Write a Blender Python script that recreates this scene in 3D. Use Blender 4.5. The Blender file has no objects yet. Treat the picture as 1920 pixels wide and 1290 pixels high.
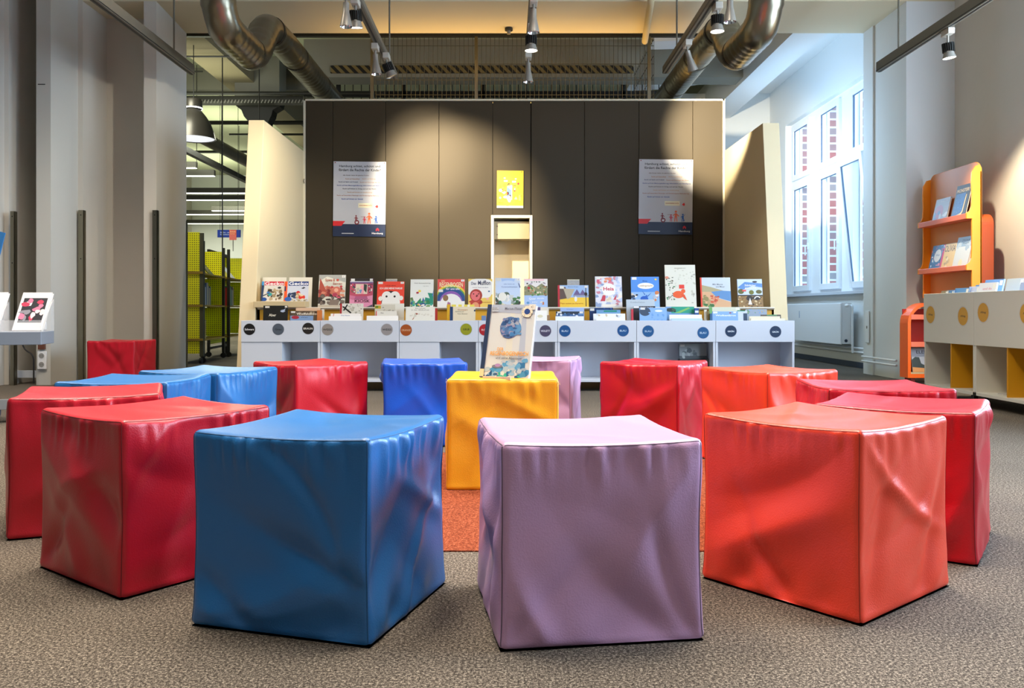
import bpy, math, random
import numpy as np
from mathutils import Matrix, Vector
random.seed(7)
R = math.radians
SC = bpy.context.scene
COL = SC.collection
F = 1575.0          # focal length in px at 1920 wide
CX, CY, CH = 950.0, 583.0, 0.72

# ------------------------------------------------------------------ camera, world, light, exposure
cam = bpy.data.cameras.new('camera'); cam.sensor_width = 36; cam.lens = F / 1920 * 36
cam.shift_x = (960 - CX) / 1920; cam.shift_y = -(645 - CY) / 1920
cam.clip_start = 0.05; cam.clip_end = 200
co = bpy.data.objects.new('camera', cam); COL.objects.link(co)
co.location = (0, 0, CH); co.rotation_euler = (R(90), 0, 0)
SC.camera = co
SC.view_settings.view_transform = 'Standard'; SC.view_settings.look = 'None'
SC.view_settings.gamma = 1; SC.view_settings.use_curve_mapping = False
SC.view_settings.exposure = -0.55
SC.cycles.use_denoising = True
SC.cycles.max_bounces = 7; SC.cycles.diffuse_bounces = 4; SC.cycles.glossy_bounces = 3
SC.cycles.transparent_max_bounces = 12; SC.cycles.transmission_bounces = 6
SC.cycles.sample_clamp_indirect = 6
SC.cycles.caustics_reflective = False; SC.cycles.caustics_refractive = False

w = bpy.data.worlds.new('sky'); SC.world = w; w.use_nodes = True
nt = w.node_tree; nt.nodes.clear()
o_ = nt.nodes.new('ShaderNodeOutputWorld'); bg = nt.nodes.new('ShaderNodeBackground')
tc = nt.nodes.new('ShaderNodeTexCoord'); sx = nt.nodes.new('ShaderNodeSeparateXYZ'); cr = nt.nodes.new('ShaderNodeValToRGB')
cr.color_ramp.elements[0].position = 0.45; cr.color_ramp.elements[0].color = (0.22, 0.24, 0.27, 1)
cr.color_ramp.elements[1].position = 0.56; cr.color_ramp.elements[1].color = (0.60, 0.80, 1.0, 1)
mr = nt.nodes.new('ShaderNodeMapRange'); mr.inputs[1].default_value = -1; mr.inputs[2].default_value = 1
nt.links.new(tc.outputs['Generated'], sx.inputs[0]); nt.links.new(sx.outputs[2], mr.inputs[0])
nt.links.new(mr.outputs[0], cr.inputs[0]); nt.links.new(cr.outputs[0], bg.inputs[0])
bg.inputs[1].default_value = 2.4
nt.links.new(bg.outputs[0], o_.inputs[0])

def area(name, loc, rot, sx_, sy_, power, color, portal=False, spread=None):
    l = bpy.data.lights.new(name, 'AREA'); l.shape = 'RECTANGLE'; l.size = sx_; l.size_y = sy_
    l.energy = power; l.color = color
    if spread: l.spread = R(spread)
    if portal: l.cycles.is_portal = True
    o = bpy.data.objects.new(name, l); COL.objects.link(o); o.location = loc; o.rotation_euler = rot
    return o
def spot(name, loc, target, power, color, size, blend=.25, rad=.03):
    l = bpy.data.lights.new(name, 'SPOT'); l.energy = power; l.color = color
    l.spot_size = R(size); l.spot_blend = blend; l.shadow_soft_size = rad
    o = bpy.data.objects.new(name, l); COL.objects.link(o); o.location = loc
    o.rotation_euler = (Vector(target) - Vector(loc)).to_track_quat('-Z', 'Y').to_euler()
    return o
WARM = (1.0, .80, .55); NEUT = (1.0, .90, .76)
# window portals: near room right wall (two windows), rear room windows
NEARWIN = [(1.0, 3.4), (4.2, 6.6)]
for a, b in NEARWIN:
    area('window_portal', (4.66, (a + b) / 2, 2.2), (0, R(90), 0), 2.6, b - a, 1, (1, 1, 1), True)
area('window_portal', (4.70, 11.6, 2.33), (0, R(90), 0), 2.7, 3.7, 1, (1, 1, 1), True)
# daylight entering through the tall windows
for a, b in NEARWIN:
    area('window_daylight', (4.60, (a + b) / 2, 2.2), (0, R(90), 0), 2.5, b - a - .1, 400, (.62, .79, 1.0))
area('window_daylight_rear', (8.2, 11.0, 3.6), (0, R(80), 0), 4, 8, 2200, (.42, .67, 1.0))
area('bay_fill', (3.0, 11.4, 2.7), (0, R(-80), 0), .8, 2.4, 130, (.50, .74, 1.0))  # bluish fill added inside the bay to brighten the window wall
# unseen area lights under the ceiling, added to brighten cube tops, fronts and walls
for x, y, p in ((-1.3, 2.7, 130), (1.3, 2.7, 105), (-.8, 4.4, 105), (.9, 4.4, 90), (0, .5, 40), (-2.9, 6.2, 85), (-4.3, 5.2, 90)):
    area('ceiling_fill', (x, y, 4.3), (0, 0, 0), 1.0, 1.0, p, (1.0, .87, .72), spread=110)
area('uplight', (0.1, 9.9, 3.12), (R(180), 0, 0), 3.8, .1, 40, (1.0, .60, .18))
for x, y, p in ((-4.6, 12.5, 90), (-5.5, 17, 200), (-7.5, 21.5, 220)):
    area('library_lamp', (x, y, 3.3), (0, 0, 0), 1.6, 1.2, p, (.98, 1.0, .80))
    area('library_ceiling_fill', (x, y - .4, 3.35), (R(180), 0, 0), 1.6, 1.2, p * .35, (.95, 1.0, .72))  # upward fill added so the library ceiling brightens
area('library_front_fill', (-4.3, 10.2, 3.5), (R(50), 0, 0), .6, .6, 38, (1.0, 1.0, .9))  # unseen fill added to brighten the front of the yellow rack
area('loft_lamp', (0, 14.5, 4.3), (0, 0, 0), 3, 1, 7, (.7, .85, 1.0))

# ------------------------------------------------------------------ helpers
def lin(h):
    if isinstance(h, (tuple, list)): return tuple(h[:3])
    h = h.lstrip('#'); c = [int(h[i:i + 2], 16) / 255 for i in (0, 2, 4)]
    return tuple(v / 12.92 if v <= .04045 else ((v + .055) / 1.055) ** 2.4 for v in c)
MATS = {}
def mat(name, color='808080', rough=.6, metal=0., bump=0., bscale=60., var=0., coat=0., spec=.5, vcol=False, emit=None, estr=0., alpha=None, trans=0.):
    if name in MATS: return MATS[name]
    m = bpy.data.materials.new(name); m.use_nodes = True; n = m.node_tree.nodes; L = m.node_tree.links
    b = n['Principled BSDF']; c = lin(color)
    b.inputs['Base Color'].default_value = (*c, 1); b.inputs['Roughness'].default_value = rough
    b.inputs['Metallic'].default_value = metal; b.inputs['Specular IOR Level'].default_value = spec
    b.inputs['Coat Weight'].default_value = coat; b.inputs['Coat Roughness'].default_value = .25
    if trans: b.inputs['Transmission Weight'].default_value = trans
    if alpha is not None: b.inputs['Alpha'].default_value = alpha
    if emit: b.inputs['Emission Color'].default_value = (*lin(emit), 1); b.inputs['Emission Strength'].default_value = estr
    if vcol:
        a = n.new('ShaderNodeVertexColor'); a.layer_name = 'Col'; L.new(a.outputs[0], b.inputs['Base Color'])
    if bump or var:
        t = n.new('ShaderNodeTexCoord'); no = n.new('ShaderNodeTexNoise'); no.inputs['Scale'].default_value = bscale; no.inputs['Detail'].default_value = 5
        L.new(t.outputs['Object'], no.inputs['Vector'])
        if bump:
            bp = n.new('ShaderNodeBump'); bp.inputs['Strength'].default_value = bump; bp.inputs['Distance'].default_value = .01
            L.new(no.outputs['Fac'], bp.inputs['Height']); L.new(bp.outputs[0], b.inputs['Normal'])
        if var:
            n2 = n.new('ShaderNodeTexNoise'); n2.inputs['Scale'].default_value = 1.7; n2.inputs['Detail'].default_value = 4
            L.new(t.outputs['Object'], n2.inputs['Vector'])
            mx = n.new('ShaderNodeMix'); mx.data_type = 'RGBA'
            mx.inputs[6].default_value = (*[v * (1 - var) for v in c], 1); mx.inputs[7].default_value = (*[min(1, v * (1 + var)) for v in c], 1)
            L.new(n2.outputs['Fac'], mx.inputs[0]); L.new(mx.outputs[2], b.inputs['Base Color'])
    MATS[name] = m
    return m

class MB:
    def __init__(s): s.v = []; s.f = []; s.c = []; s.m = Matrix.Identity(4); s.col = (1, 1, 1)
    def add(s, vs, fs, col=None):
        k = len(s.v); s.v += [tuple(s.m @ Vector(v)) for v in vs]; s.f += [tuple(i + k for i in f) for f in fs]
        s.c += [lin(col) if col else s.col] * len(fs); return s
    def box(s, x0, x1, y0, y1, z0, z1, col=None):
        v = [(x, y, z) for x in (x0, x1) for y in (y0, y1) for z in (z0, z1)]
        return s.add(v, [(0, 1, 3, 2), (4, 6, 7, 5), (0, 4, 5, 1), (2, 3, 7, 6), (0, 2, 6, 4), (1, 5, 7, 3)], col)
    def prism(s, pts, z0, z1, axis='z', col=None):
        n = len(pts)
        def P(p, h): return {'z': (p[0], p[1], h), 'y': (p[0], h, p[1]), 'x': (h, p[0], p[1])}[axis]
        v = [P(p, z0) for p in pts] + [P(p, z1) for p in pts]
        f = [tuple(range(n))[::-1], tuple(range(n, 2 * n))] + [(i, (i + 1) % n, n + (i + 1) % n, n + i) for i in range(n)]
        return s.add(v, f, col)
    def cyl(s, p0, p1, r0, r1=None, n=16, col=None, caps=True):
        p0, p1 = Vector(p0), Vector(p1); r1 = r0 if r1 is None else r1
        d = (p1 - p0).normalized(); u = d.orthogonal().normalized(); w_ = d.cross(u); v = []
        for p, r in ((p0, r0), (p1, r1)):
            for i in range(n):
                a = 2 * math.pi * i / n; v.append(p + u * math.cos(a) * r + w_ * math.sin(a) * r)
        f = [(i, (i + 1) % n, n + (i + 1) % n, n + i) for i in range(n)]
        if caps: f += [tuple(range(n))[::-1], tuple(range(n, 2 * n))]
        return s.add(v, f, col)
    def tube(s, pts, r, n=10, col=None, ridge=None):
        P = [Vector(p) for p in pts]; v = []; u = None
        for i, p in enumerate(P):
            d = (P[min(i + 1, len(P) - 1)] - P[max(i - 1, 0)]).normalized()
            u = d.orthogonal().normalized() if u is None else (u - d * u.dot(d)).normalized()
            w_ = d.cross(u); rr = ridge[i] if ridge else r
            for k in range(n):
                a = 2 * math.pi * k / n; v.append(p + u * math.cos(a) * rr + w_ * math.sin(a) * rr)
        m = len(P)
        f = [(i * n + k, i * n + (k + 1) % n, (i + 1) * n + (k + 1) % n, (i + 1) * n + k) for i in range(m - 1) for k in range(n)]
        f += [tuple(range(n))[::-1], tuple(range((m - 1) * n, m * n))]
        return s.add(v, f, col)
    def lathe(s, prof, c=(0, 0, 0), n=28, col=None):
        v = []; m = len(prof)
        for r, z in prof:
            for k in range(n):
                a = 2 * math.pi * k / n; v.append((c[0] + r * math.cos(a), c[1] + r * math.sin(a), c[2] + z))
        return s.add(v, [(i * n + k, i * n + (k + 1) % n, (i + 1) * n + (k + 1) % n, (i + 1) * n + k) for i in range(m - 1) for k in range(n)], col)
    def build(s, name, m, parent=None, loc=None, rot=None, smooth=False, bev=0, solid=0):
        me = bpy.data.meshes.new(name); me.from_pydata(s.v, [], s.f); me.materials.append(m)
        if any(c != (1, 1, 1) for c in s.c):
            at = me.color_attributes.new('Col', 'FLOAT_COLOR', 'CORNER'); i = 0
            for f, c in zip(s.f, s.c):
                for _ in f: at.data[i].color = (*c, 1); i += 1
        if smooth:
            me.polygons.foreach_set('use_smooth', [True] * len(me.polygons)); me.set_sharp_from_angle(angle=R(40))
        me.update()
        o = bpy.data.objects.new(name, me); COL.objects.link(o)
        if parent: o.parent = parent
        if loc: o.location = loc
        if rot: o.rotation_euler = rot
        if bev:
            b = o.modifiers.new('b', 'BEVEL'); b.width = bev; b.segments = 2; b.limit_method = 'ANGLE'
        if solid:
            b = o.modifiers.new('s', 'SOLIDIFY'); b.thickness = solid; b.offset = 0
        return o
def tag(o, label=None, cat=None, group=None, kind=None):
    if label: o['label'] = label
    if cat: o['category'] = cat
    if group: o['group'] = group
    if kind: o['kind'] = kind
    return o
def thing(name, loc, label, cat, group=None, rot=(0, 0, 0)):
    o = bpy.data.objects.new(name, None); COL.objects.link(o); o.location = loc; o.rotation_euler = rot; o.empty_display_size = .1
    return tag(o, label, cat, group)
def struct(o, label=None): o['kind'] = 'structure'; return tag(o, label) if label else o
def pt(px, py, y): return ((px - CX) * y / F, y, CH + (CY - py) * y / F)
def X(px, y): return (px - CX) * y / F
def Z(py, y): return CH + (CY - py) * y / F
def fillet(pts, r, n=8):
    P = [Vector(p) for p in pts]; out = [P[0]]
    for i in range(1, len(P) - 1):
        a = (P[i - 1] - P[i]); b = (P[i + 1] - P[i]); q = min(r, a.length * .49, b.length * .49)
        p0 = P[i] + a.normalized() * q; p1 = P[i] + b.normalized() * q
        for k in range(n + 1):
            t = k / n; out.append(p0 * (1 - t) ** 2 + P[i] * 2 * t * (1 - t) + p1 * t * t)
    return out + [P[-1]]
TXT = {}
def text_mesh(t, bold=0.0):
    k = (t, bold)
    if k not in TXT:
        cu = bpy.data.curves.new('t', 'FONT'); cu.body = t; cu.size = 1; cu.resolution_u = 2; cu.offset = bold
        ob = bpy.data.objects.new('t', cu); COL.objects.link(ob)
        me = bpy.data.meshes.new_from_object(ob)
        vs = [tuple(v.co) for v in me.vertices]; fs = [tuple(p.vertices) for p in me.polygons]
        bpy.data.objects.remove(ob); bpy.data.curves.remove(cu); bpy.data.meshes.remove(me)
        TXT[k] = (vs, fs)
    return TXT[k]
def art(mb, items, w, h, y0=0., clip=True):
    """flat printed shapes on a face in local x-z, facing -y; coordinates 0..1 from the lower left corner"""
    step = .00012; y = y0 - .0003
    for it in items:
        k = it[0]; y -= step; c = it[-1]
        P = lambda u, v: ((min(1, max(0, u)) - .5) * w, y, min(1, max(0, v)) * h) if clip else ((u - .5) * w, y, v * h)
        if k == 'r':
            _, x0, y0_, x1, y1, _ = it; mb.add([P(x0, y0_), P(x1, y0_), P(x1, y1), P(x0, y1)], [(0, 1, 2, 3)], c)
        elif k == 'e':
            _, cx, cy, rx, ry, _ = it; n = 20
            mb.add([P(cx + rx * math.cos(2 * math.pi * i / n), cy + ry * math.sin(2 * math.pi * i / n)) for i in range(n)], [tuple(range(n))], c)
        elif k == 'p':
            q = it[1]; mb.add([P(*p) for p in q], [tuple(range(len(q)))], c)
        elif k == 'a':   # arc band: cx cy r0 r1 a0 a1 (r in width units)
            _, cx, cy, r0, r1, a0, a1, _ = it; n = 16; asp = w / h; v = []
            for i in range(n + 1):
                a = R(a0 + (a1 - a0) * i / n)
                v += [P(cx + r0 * math.cos(a), cy + r0 * asp * math.sin(a)), P(cx + r1 * math.cos(a), cy + r1 * asp * math.sin(a))]
            mb.add(v, [(2 * i, 2 * i + 1, 2 * i + 3, 2 * i + 2) for i in range(n)], c)
        elif k == 't':   # text, cx, cy, width, height
            _, s, cx, cy, tw, th, _ = it[:7] if len(it) == 7 else it[:6] + (it[-1],)
            vs, fs = text_mesh(s, .012 if len(it) < 8 else it[6] * .55)
            if not vs: continue
            x0 = min(v[0] for v in vs); x1 = max(v[0] for v in vs); z0 = min(v[1] for v in vs); z1 = max(v[1] for v in vs)
            sxx = tw * w / max(1e-6, x1 - x0); szz = th * h / max(1e-6, z1 - z0)
            mb.add([((cx - .5) * w + (v[0] - (x0 + x1) / 2) * sxx, y, cy * h + (v[1] - (z0 + z1) / 2) * szz) for v in vs], fs, c)
        elif k == 'n':   # scattered blobs: n, x0,y0,x1,y1,size, colours
            _, n, x0, y0_, x1, y1, sz, cols = it; rg = random.Random(n * 31 + int(x0 * 100) + int(y1 * 77))
            for i in range(n):
                cx = rg.uniform(x0, x1); cy = rg.uniform(y0_, y1); s1 = sz * rg.uniform(.5, 1.2); s2 = sz * rg.uniform(.4, 1.) * w / h; a0 = rg.uniform(0, 3)
                q = []
                for j in range(8):
                    a = a0 + j * math.pi / 4; r_ = rg.uniform(.65, 1.1)
                    q.append(P(min(1, max(0, cx + s1 * r_ * math.cos(a))), min(1, max(0, cy + s2 * r_ * math.sin(a)))))
                y -= .00001
                q = [(a_, y, b_) for a_, _, b_ in q]
                mb.add(q, [tuple(range(8))], cols[i % len(cols)])
PRINT = None
def book(w, h, t, cover, items, loc, label, tilt=0, yaw=0, roll=0, spine=None, pages='efe9dc', group=None, name='picture_book', cat='book'):
    th = thing(name, loc, label, cat, group, (R(-tilt), R(roll), R(yaw)))
    th.rotation_mode = 'XYZ'
    b = MB(); e = .0025 if t > .006 else t * .25
    b.box(-w / 2, w / 2, 0, e, 0, h, cover); b.box(-w / 2, w / 2, t - e, t, 0, h, cover); b.box(-w / 2 - .001, -w / 2 + e, 0, t, 0, h, spine or cover)
    b.build('cover', PRINTM, th)
    p = MB(); p.box(-w / 2 + e, w / 2 - .003, e, t - e, .003, h - .003, pages); p.build('pages', PAPER, th)
    if items:
        a = MB(); art(a, items, w, h); a.build('cover_print', PRINTM, th)
    return th

PRINTM = mat('printed_card', rough=.42, vcol=True)
PAPER = mat('paper_edge', rough=.8, vcol=True)
PLAS = mat('white_plaster', 'cdc8be', .9, bump=.25, bscale=9, var=.05)
PLASW = mat('white_painted_wall', 'dfe2e2', .85, bump=.15, bscale=9)
WHITEL = mat('white_laminate_cool_shade', 'c6ccd6', .45)  # white laminate with the front row's cool shade put into its colour
WHITEP = mat('white_lacquer', 'eef1f4', .35)
GALV = mat('galvanised_steel', '918b79', .30, 1.0, bump=.08, bscale=30)
GREYM = mat('grey_painted_metal', '8c8a84', .45, .4)
DARKM = mat('dark_painted_metal', '2b2b27', .5, .2)
BLACK = mat('black_plastic', '0d0d0d', .5)
CHROME = mat('chrome', 'd8d8d8', .15, 1.0)
TRACK = mat('track_grey', '6e6a5e', .5, .3)
WOOD = mat('birch_wood', 'c9b48a', .55, bump=.05)
OCHRE = mat('ochre_laminate', 'd9a02c', .5)
ACRY = mat('clear_acrylic', 'ffffff', .08, alpha=.25)
GLASS = bpy.data.materials.new('window_glass'); GLASS.use_nodes = True
_n = GLASS.node_tree.nodes; _n.clear(); _o = _n.new('ShaderNodeOutputMaterial'); _m = _n.new('ShaderNodeMixShader'); _t = _n.new('ShaderNodeBsdfTransparent'); _g = _n.new('ShaderNodeBsdfGlossy')
_t.inputs[0].default_value = (.93, .96, .98, 1); _g.inputs['Roughness'].default_value = .02; _m.inputs[0].default_value = .06
for _a, _b in ((_t.outputs[0], _m.inputs[1]), (_g.outputs[0], _m.inputs[2]), (_m.outputs[0], _o.inputs[0])): GLASS.node_tree.links.new(_a, _b)

# ------------------------------------------------------------------ floor
def carpet(name, c1, c2, c3):
    m = bpy.data.materials.new(name); m.use_nodes = True; n = m.node_tree.nodes; L = m.node_tree.links; b = n['Principled BSDF']
    b.inputs['Roughness'].default_value = 1; b.inputs['Specular IOR Level'].default_value = .1
    t = n.new('ShaderNodeTexCoord')
    n1 = n.new('ShaderNodeTexNoise'); n1.inputs['Scale'].default_value = 330; n1.inputs['Detail'].default_value = 3
    n2 = n.new('ShaderNodeTexNoise'); n2.inputs['Scale'].default_value = 150; n2.inputs['Detail'].default_value = 4
    n3 = n.new('ShaderNodeTexNoise'); n3.inputs['Scale'].default_value = 1.4; n3.inputs['Detail'].default_value = 3
    for q in (n1, n2, n3): L.new(t.outputs['Object'], q.inputs['Vector'])
    a = n.new('ShaderNodeMath'); a.operation = 'ADD'; L.new(n1.outputs['Fac'], a.inputs[0]); L.new(n2.outputs['Fac'], a.inputs[1])
    h = n.new('ShaderNodeMath'); h.operation = 'MULTIPLY'; h.inputs[1].default_value = .5; L.new(a.outputs[0], h.inputs[0])
    r = n.new('ShaderNodeValToRGB'); e = r.color_ramp.elements
    e[0].position = .36; e[0].color = (*lin(c1), 1); e[1].position = .66; e[1].color = (*lin(c3), 1)
    k = e.new(.50); k.color = (*lin(c2), 1)
    L.new(h.outputs[0], r.inputs[0])
    mx = n.new('ShaderNodeMix'); mx.data_type = 'RGBA'; mx.blend_type = 'MULTIPLY'; mx.inputs[0].default_value = 1
    r3 = n.new('ShaderNodeValToRGB'); r3.color_ramp.elements[0].position = .3; r3.color_ramp.elements[0].color = (.82, .82, .82, 1); r3.color_ramp.elements[1].position = .7
    L.new(n3.outputs['Fac'], r3.inputs[0]); L.new(r.outputs[0], mx.inputs[6]); L.new(r3.outputs[0], mx.inputs[7]); L.new(mx.outputs[2], b.inputs['Base Color'])
    bp = n.new('ShaderNodeBump'); bp.inputs['Strength'].default_value = .3; bp.inputs['Distance'].default_value = .004
    L.new(h.outputs[0], bp.inputs['Height']); L.new(bp.outputs[0], b.inputs['Normal'])
    return m
struct(MB().box(-9, 4.75, -4, 24, -.1, 0).build('floor', carpet('grey_carpet', '1c1813', '5a534b', 'b0a696')))
rug = MB().box(-.9, .95, 2.51, 4.25, 0, .004).build('carpet_inlay', carpet('rust_carpet', '481f12', '7e3c24', 'ae6a4c'))
tag(rug, 'rust orange carpet square on the floor under the yellow cube', 'rug')

# ------------------------------------------------------------------ room shell
S = lambda mb, name, m=PLAS, **k: struct(mb.build(name, m, **k))
S(MB().box(-9, 4.75, -4, 8.7, 4.6, 4.7), 'ceiling')
S(MB().box(-9, 4.8, -4.1, -4, 0, 4.7), 'wall_behind')
S(MB().box(-9.1, -9, -4, 24, 0, 4.9), 'wall_left')
S(MB().box(-9, 5, 24, 24.1, 0, 4.9), 'wall_rear', PLASW)
# right wall of the near room with two window openings
m = MB(); ys = [-4] + [v for ab in NEARWIN for v in ab] + [8.68]
for i in range(0, len(ys), 2): m.box(4.63, 4.85, ys[i], ys[i + 1], 0, 4.6)
for a, b in NEARWIN: m.box(4.63, 4.85, a, b, 0, .9); m.box(4.63, 4.85, a, b, 3.5, 4.6)
S(m, 'wall_right')
for i, (a, b) in enumerate(NEARWIN):
    f = MB()
    for y in (a, (a + b) / 2 - .04, b - .08): f.box(4.72, 4.79, y, y + .08, .9, 3.5)
    for z in (.9, 2.5, 3.42): f.box(4.72, 4.79, a, b, z, z + .08)
    wn = struct(f.build('window_%d' % (i + 2), WHITEP))
# thick dividing arch: header beam, piers
S(MB().box(-4.38, 4.63, 8.68, 9.68, 3.92, 4.7), 'wall_header', mat('cream_plaster', 'd8cdb0', .9, bump=.1, bscale=6))
rp = MB().prism([(4.13, 8.68), (4.85, 8.68), (4.85, 9.68), (4.11, 9.68), (4.11, 9.43), (4.13, 9.43)], 0, 3.92)
S(rp, 'wall_right_pier', PLASW)
S(MB().prism([(-3.62, 8.68), (-3.69, 9.68), (-4.4, 9.68), (-4.4, 9.2), (-3.75, 9.2), (-3.75, 8.68)], 0, 3.92), 'wall_left_pier')
S(MB().box(-9, -4.38, 8.68, 9.68, 0, 4.6), 'wall_front_left')
S(MB().box(-4.4, -3.74, 9.5, 9.6, 0, 3.92), 'wall_alcove')
# left side pieces: duct casing (pilaster), stepped wall
pil = MB().box(-4.57, -4.43, 8.16, 8.68, 0, 4.6)
S(pil, 'wall_left_casing', mat('grey_white_paint', 'c6c6c0', .7))
S(MB().prism([(-7.5, 7.7), (-4.86, 8.2), (-4.86, 8.68), (-7.5, 8.68)], 0, 4.6), 'wall_left_step')
S(MB().box(-5.2, -4.9, 7.9, 8.24, 0, 4.6), 'wall_left_return')
S(MB().box(-4.86, -4.57, 8.3, 8.36, .06, .13), 'baseboard_left', WHITEL)
# rear room ceiling, beams
S(MB().box(-9, 3.4, 9.68, 24, 4.6, 4.8), 'ceiling_rear', mat('rear_ceiling', 'b4b89c', .9, bump=.1, bscale=5))  # green cast of the library light is put into the ceiling colour
S(MB().box(3.4, 4.85, 9.68, 24, 4.42, 4.8), 'ceiling_rear_bay', PLASW)
S(MB().box(3.38, 3.785, 9.68, 14.3, 4.0, 4.42), 'trim_beam_1', PLASW)
S(MB().box(-2.9, 3.38, 12, 12.4, 4.06, 4.6), 'trim_beam_2', mat('grey_concrete', '8e8c80', .9, bump=.2, bscale=4, var=.1))
S(MB().box(-9, -2.9, 13.4, 13.7, 4.25, 4.6), 'trim_beam_3', MATS['grey_concrete'])
S(MB().prism([(-4.35, 9.68), (-3.85, 9.68), (-3.85, 18), (-4.35, 18)], 4.2, 4.6), 'trim_beam_4', mat('tan_beam', '8f8468', .9))
for i, yy in enumerate((10.9, 13.0)):   # curved vault ribs of the window bay
    m = MB()
    n = 12
    for k in range(n):
        x0 = 1.9 + 1.48 * k / n; x1 = 1.9 + 1.48 * (k + 1) / n
        zf = lambda x: 4.22 + .16 * ((x - 1.9) / 1.48) ** 2
        m.prism([(x0, zf(x0)), (x1, zf(x1)), (x1, 4.6), (x0, 4.6)], yy, yy + .35, 'y')
    S(m, 'trim_rib_%d' % (i + 1), PLASW)
# rear right window wall
WY0, WY1, WZ0, WZ1 = 9.8, 13.5, .97, 3.69
m = MB().box(4.48, 4.78, 9.68, 24, 0, WZ0).box(4.48, 4.78, 9.68, 24, WZ1, 4.42).box(4.48, 4.78, WY1, 24, WZ0, WZ1).box(4.48, 4.78, 9.68, WY0, WZ0, WZ1)
S(m, 'wall_window', PLASW)
S(MB().box(2.6, 4.48, 14.3, 14.5, 0, 4.42), 'wall_bay', PLASW)
S(MB().box(4.40, 4.6, WY0, WY1, .94, .975), 'trim_sill', WHITEL)
S(MB().box(4.46, 4.478, 9.68, 14.3, 0, .07), 'baseboard_right', mat('navy_base', '2c3c55', .6))
# sockets
def brick():
    m = bpy.data.materials.new('red_brick'); m.use_nodes = True; n = m.node_tree.nodes; L = m.node_tree.links; b = n['Principled BSDF']
    t = n.new('ShaderNodeTexCoord'); mp = n.new('ShaderNodeMapping'); mp.inputs['Rotation'].default_value = (R(90), 0, 0)
    br = n.new('ShaderNodeTexBrick'); br.inputs['Scale'].default_value = 1; br.inputs['Brick Width'].default_value = .26; br.inputs['Row Height'].default_value = .117
    br.inputs['Mortar Size'].default_value = .014; br.inputs['Color1'].default_value = (*lin('a8625a'), 1); br.inputs['Color2'].default_value = (*lin('8c8480'), 1)
    br.inputs['Mortar'].default_value = (*lin('d4d0c8'), 1); br.inputs['Bias'].default_value = 0
    L.new(t.outputs['Object'], mp.inputs[0]); L.new(mp.outputs[0], br.inputs['Vector']); L.new(br.outputs['Color'], b.inputs['Base Color'])
    b.inputs['Roughness'].default_value = .9
    return m
# brick building across the yard: the wall runs alongside, seen through the panes
for k in range(3):
    y = 13.36 - 1.13 * k
    S(MB().box(4.695, 5.15, y, y + .42, -1, 5.2), 'wall_exterior_pier_%d' % (k + 1), brick())

# windows of the rear bay: a frame, six sashes
win = thing('window_1', (4.6, 11.6, WZ0), None, None); win['kind'] = 'structure'
pit = 1.13; gl0 = 13.28
f = MB(); ox, oy, oz = 4.6, 11.6, WZ0
f.box(-.03, .06, WY0 - oy, WY1 - oy, 0, .07); f.box(-.03, .06, WY0 - oy, WY1 - oy, WZ1 - oz - .07, WZ1 - oz)
f.box(-.03, .06, WY0 - oy, WY1 - oy, 2.69 - oz, 2.79 - oz)
for k in range(4):
    y = gl0 + .075 - pit * k - oy; f.box(-.026, .056, y - .0, min(y + .385, WY1 - oy), 0, WZ1 - oz)
f.box(-.026, .056, WY0 - oy + .001, WY0 - oy + .05, 0.001, WZ1 - oz - .001)
f.build('window_frame', WHITEP, win)
j = MB()
for k in range(3):      # deep outer jambs beyond each pane
    y = gl0 - pit * k - oy; j.box(.062, .095, y + .06, y + .36, 0, WZ1 - oz)
j.build('outer_jamb', mat('white_jamb', 'f6f8fa', .6), win)
for k in range(3):
    for row, (z0, z1) in enumerate(((2.856, 3.55), (1.11, 2.62))):
        y1 = gl0 - pit * k - oy; y0 = y1 - .6; tilt = (k == 2 and row == 1)
        s = MB(); z0 -= oz; z1 -= oz; e = .085
        base = z0 - e
        s.box(-.05, .0, y0 - e, y0, 0, z1 - z0 + 2 * e); s.box(-.05, .0, y1, y1 + e, 0, z1 - z0 + 2 * e)
        s.box(-.05, .0, y0, y1, 0, e); s.box(-.05, .0, y0, y1, z1 - z0 + e, z1 - z0 + 2 * e)
        so = s.build('sash', WHITEP, win, loc=(-.02, 0, base), bev=.006)
        if tilt: so.rotation_euler = (0, R(-6), 0)
        MB().box(-.03, -.02, y0, y1, e, z1 - z0 + e).build('pane', GLASS, so)
        g = MB(); a = .006
        g.box(-.034, -.016, y1 - a, y1, e, z1 - z0 + e).box(-.034, -.016, y0, y1, z1 - z0 + e - a, z1 - z0 + e)
        g.build('gasket', mat('grey_gasket', '50657e', .6), so)
        if row == 1:
            h = MB(); h.box(-.062, -.05, y0 - .06, y0 - .03, .62, .72); h.tube(fillet([(-.055, y0 - .045, .67), (-.09, y0 - .045, .67), (-.09, y0 - .045, .53)], .02, 4), .009, 8)
            h.build('handle', WHITEP, so, smooth=True)

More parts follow.
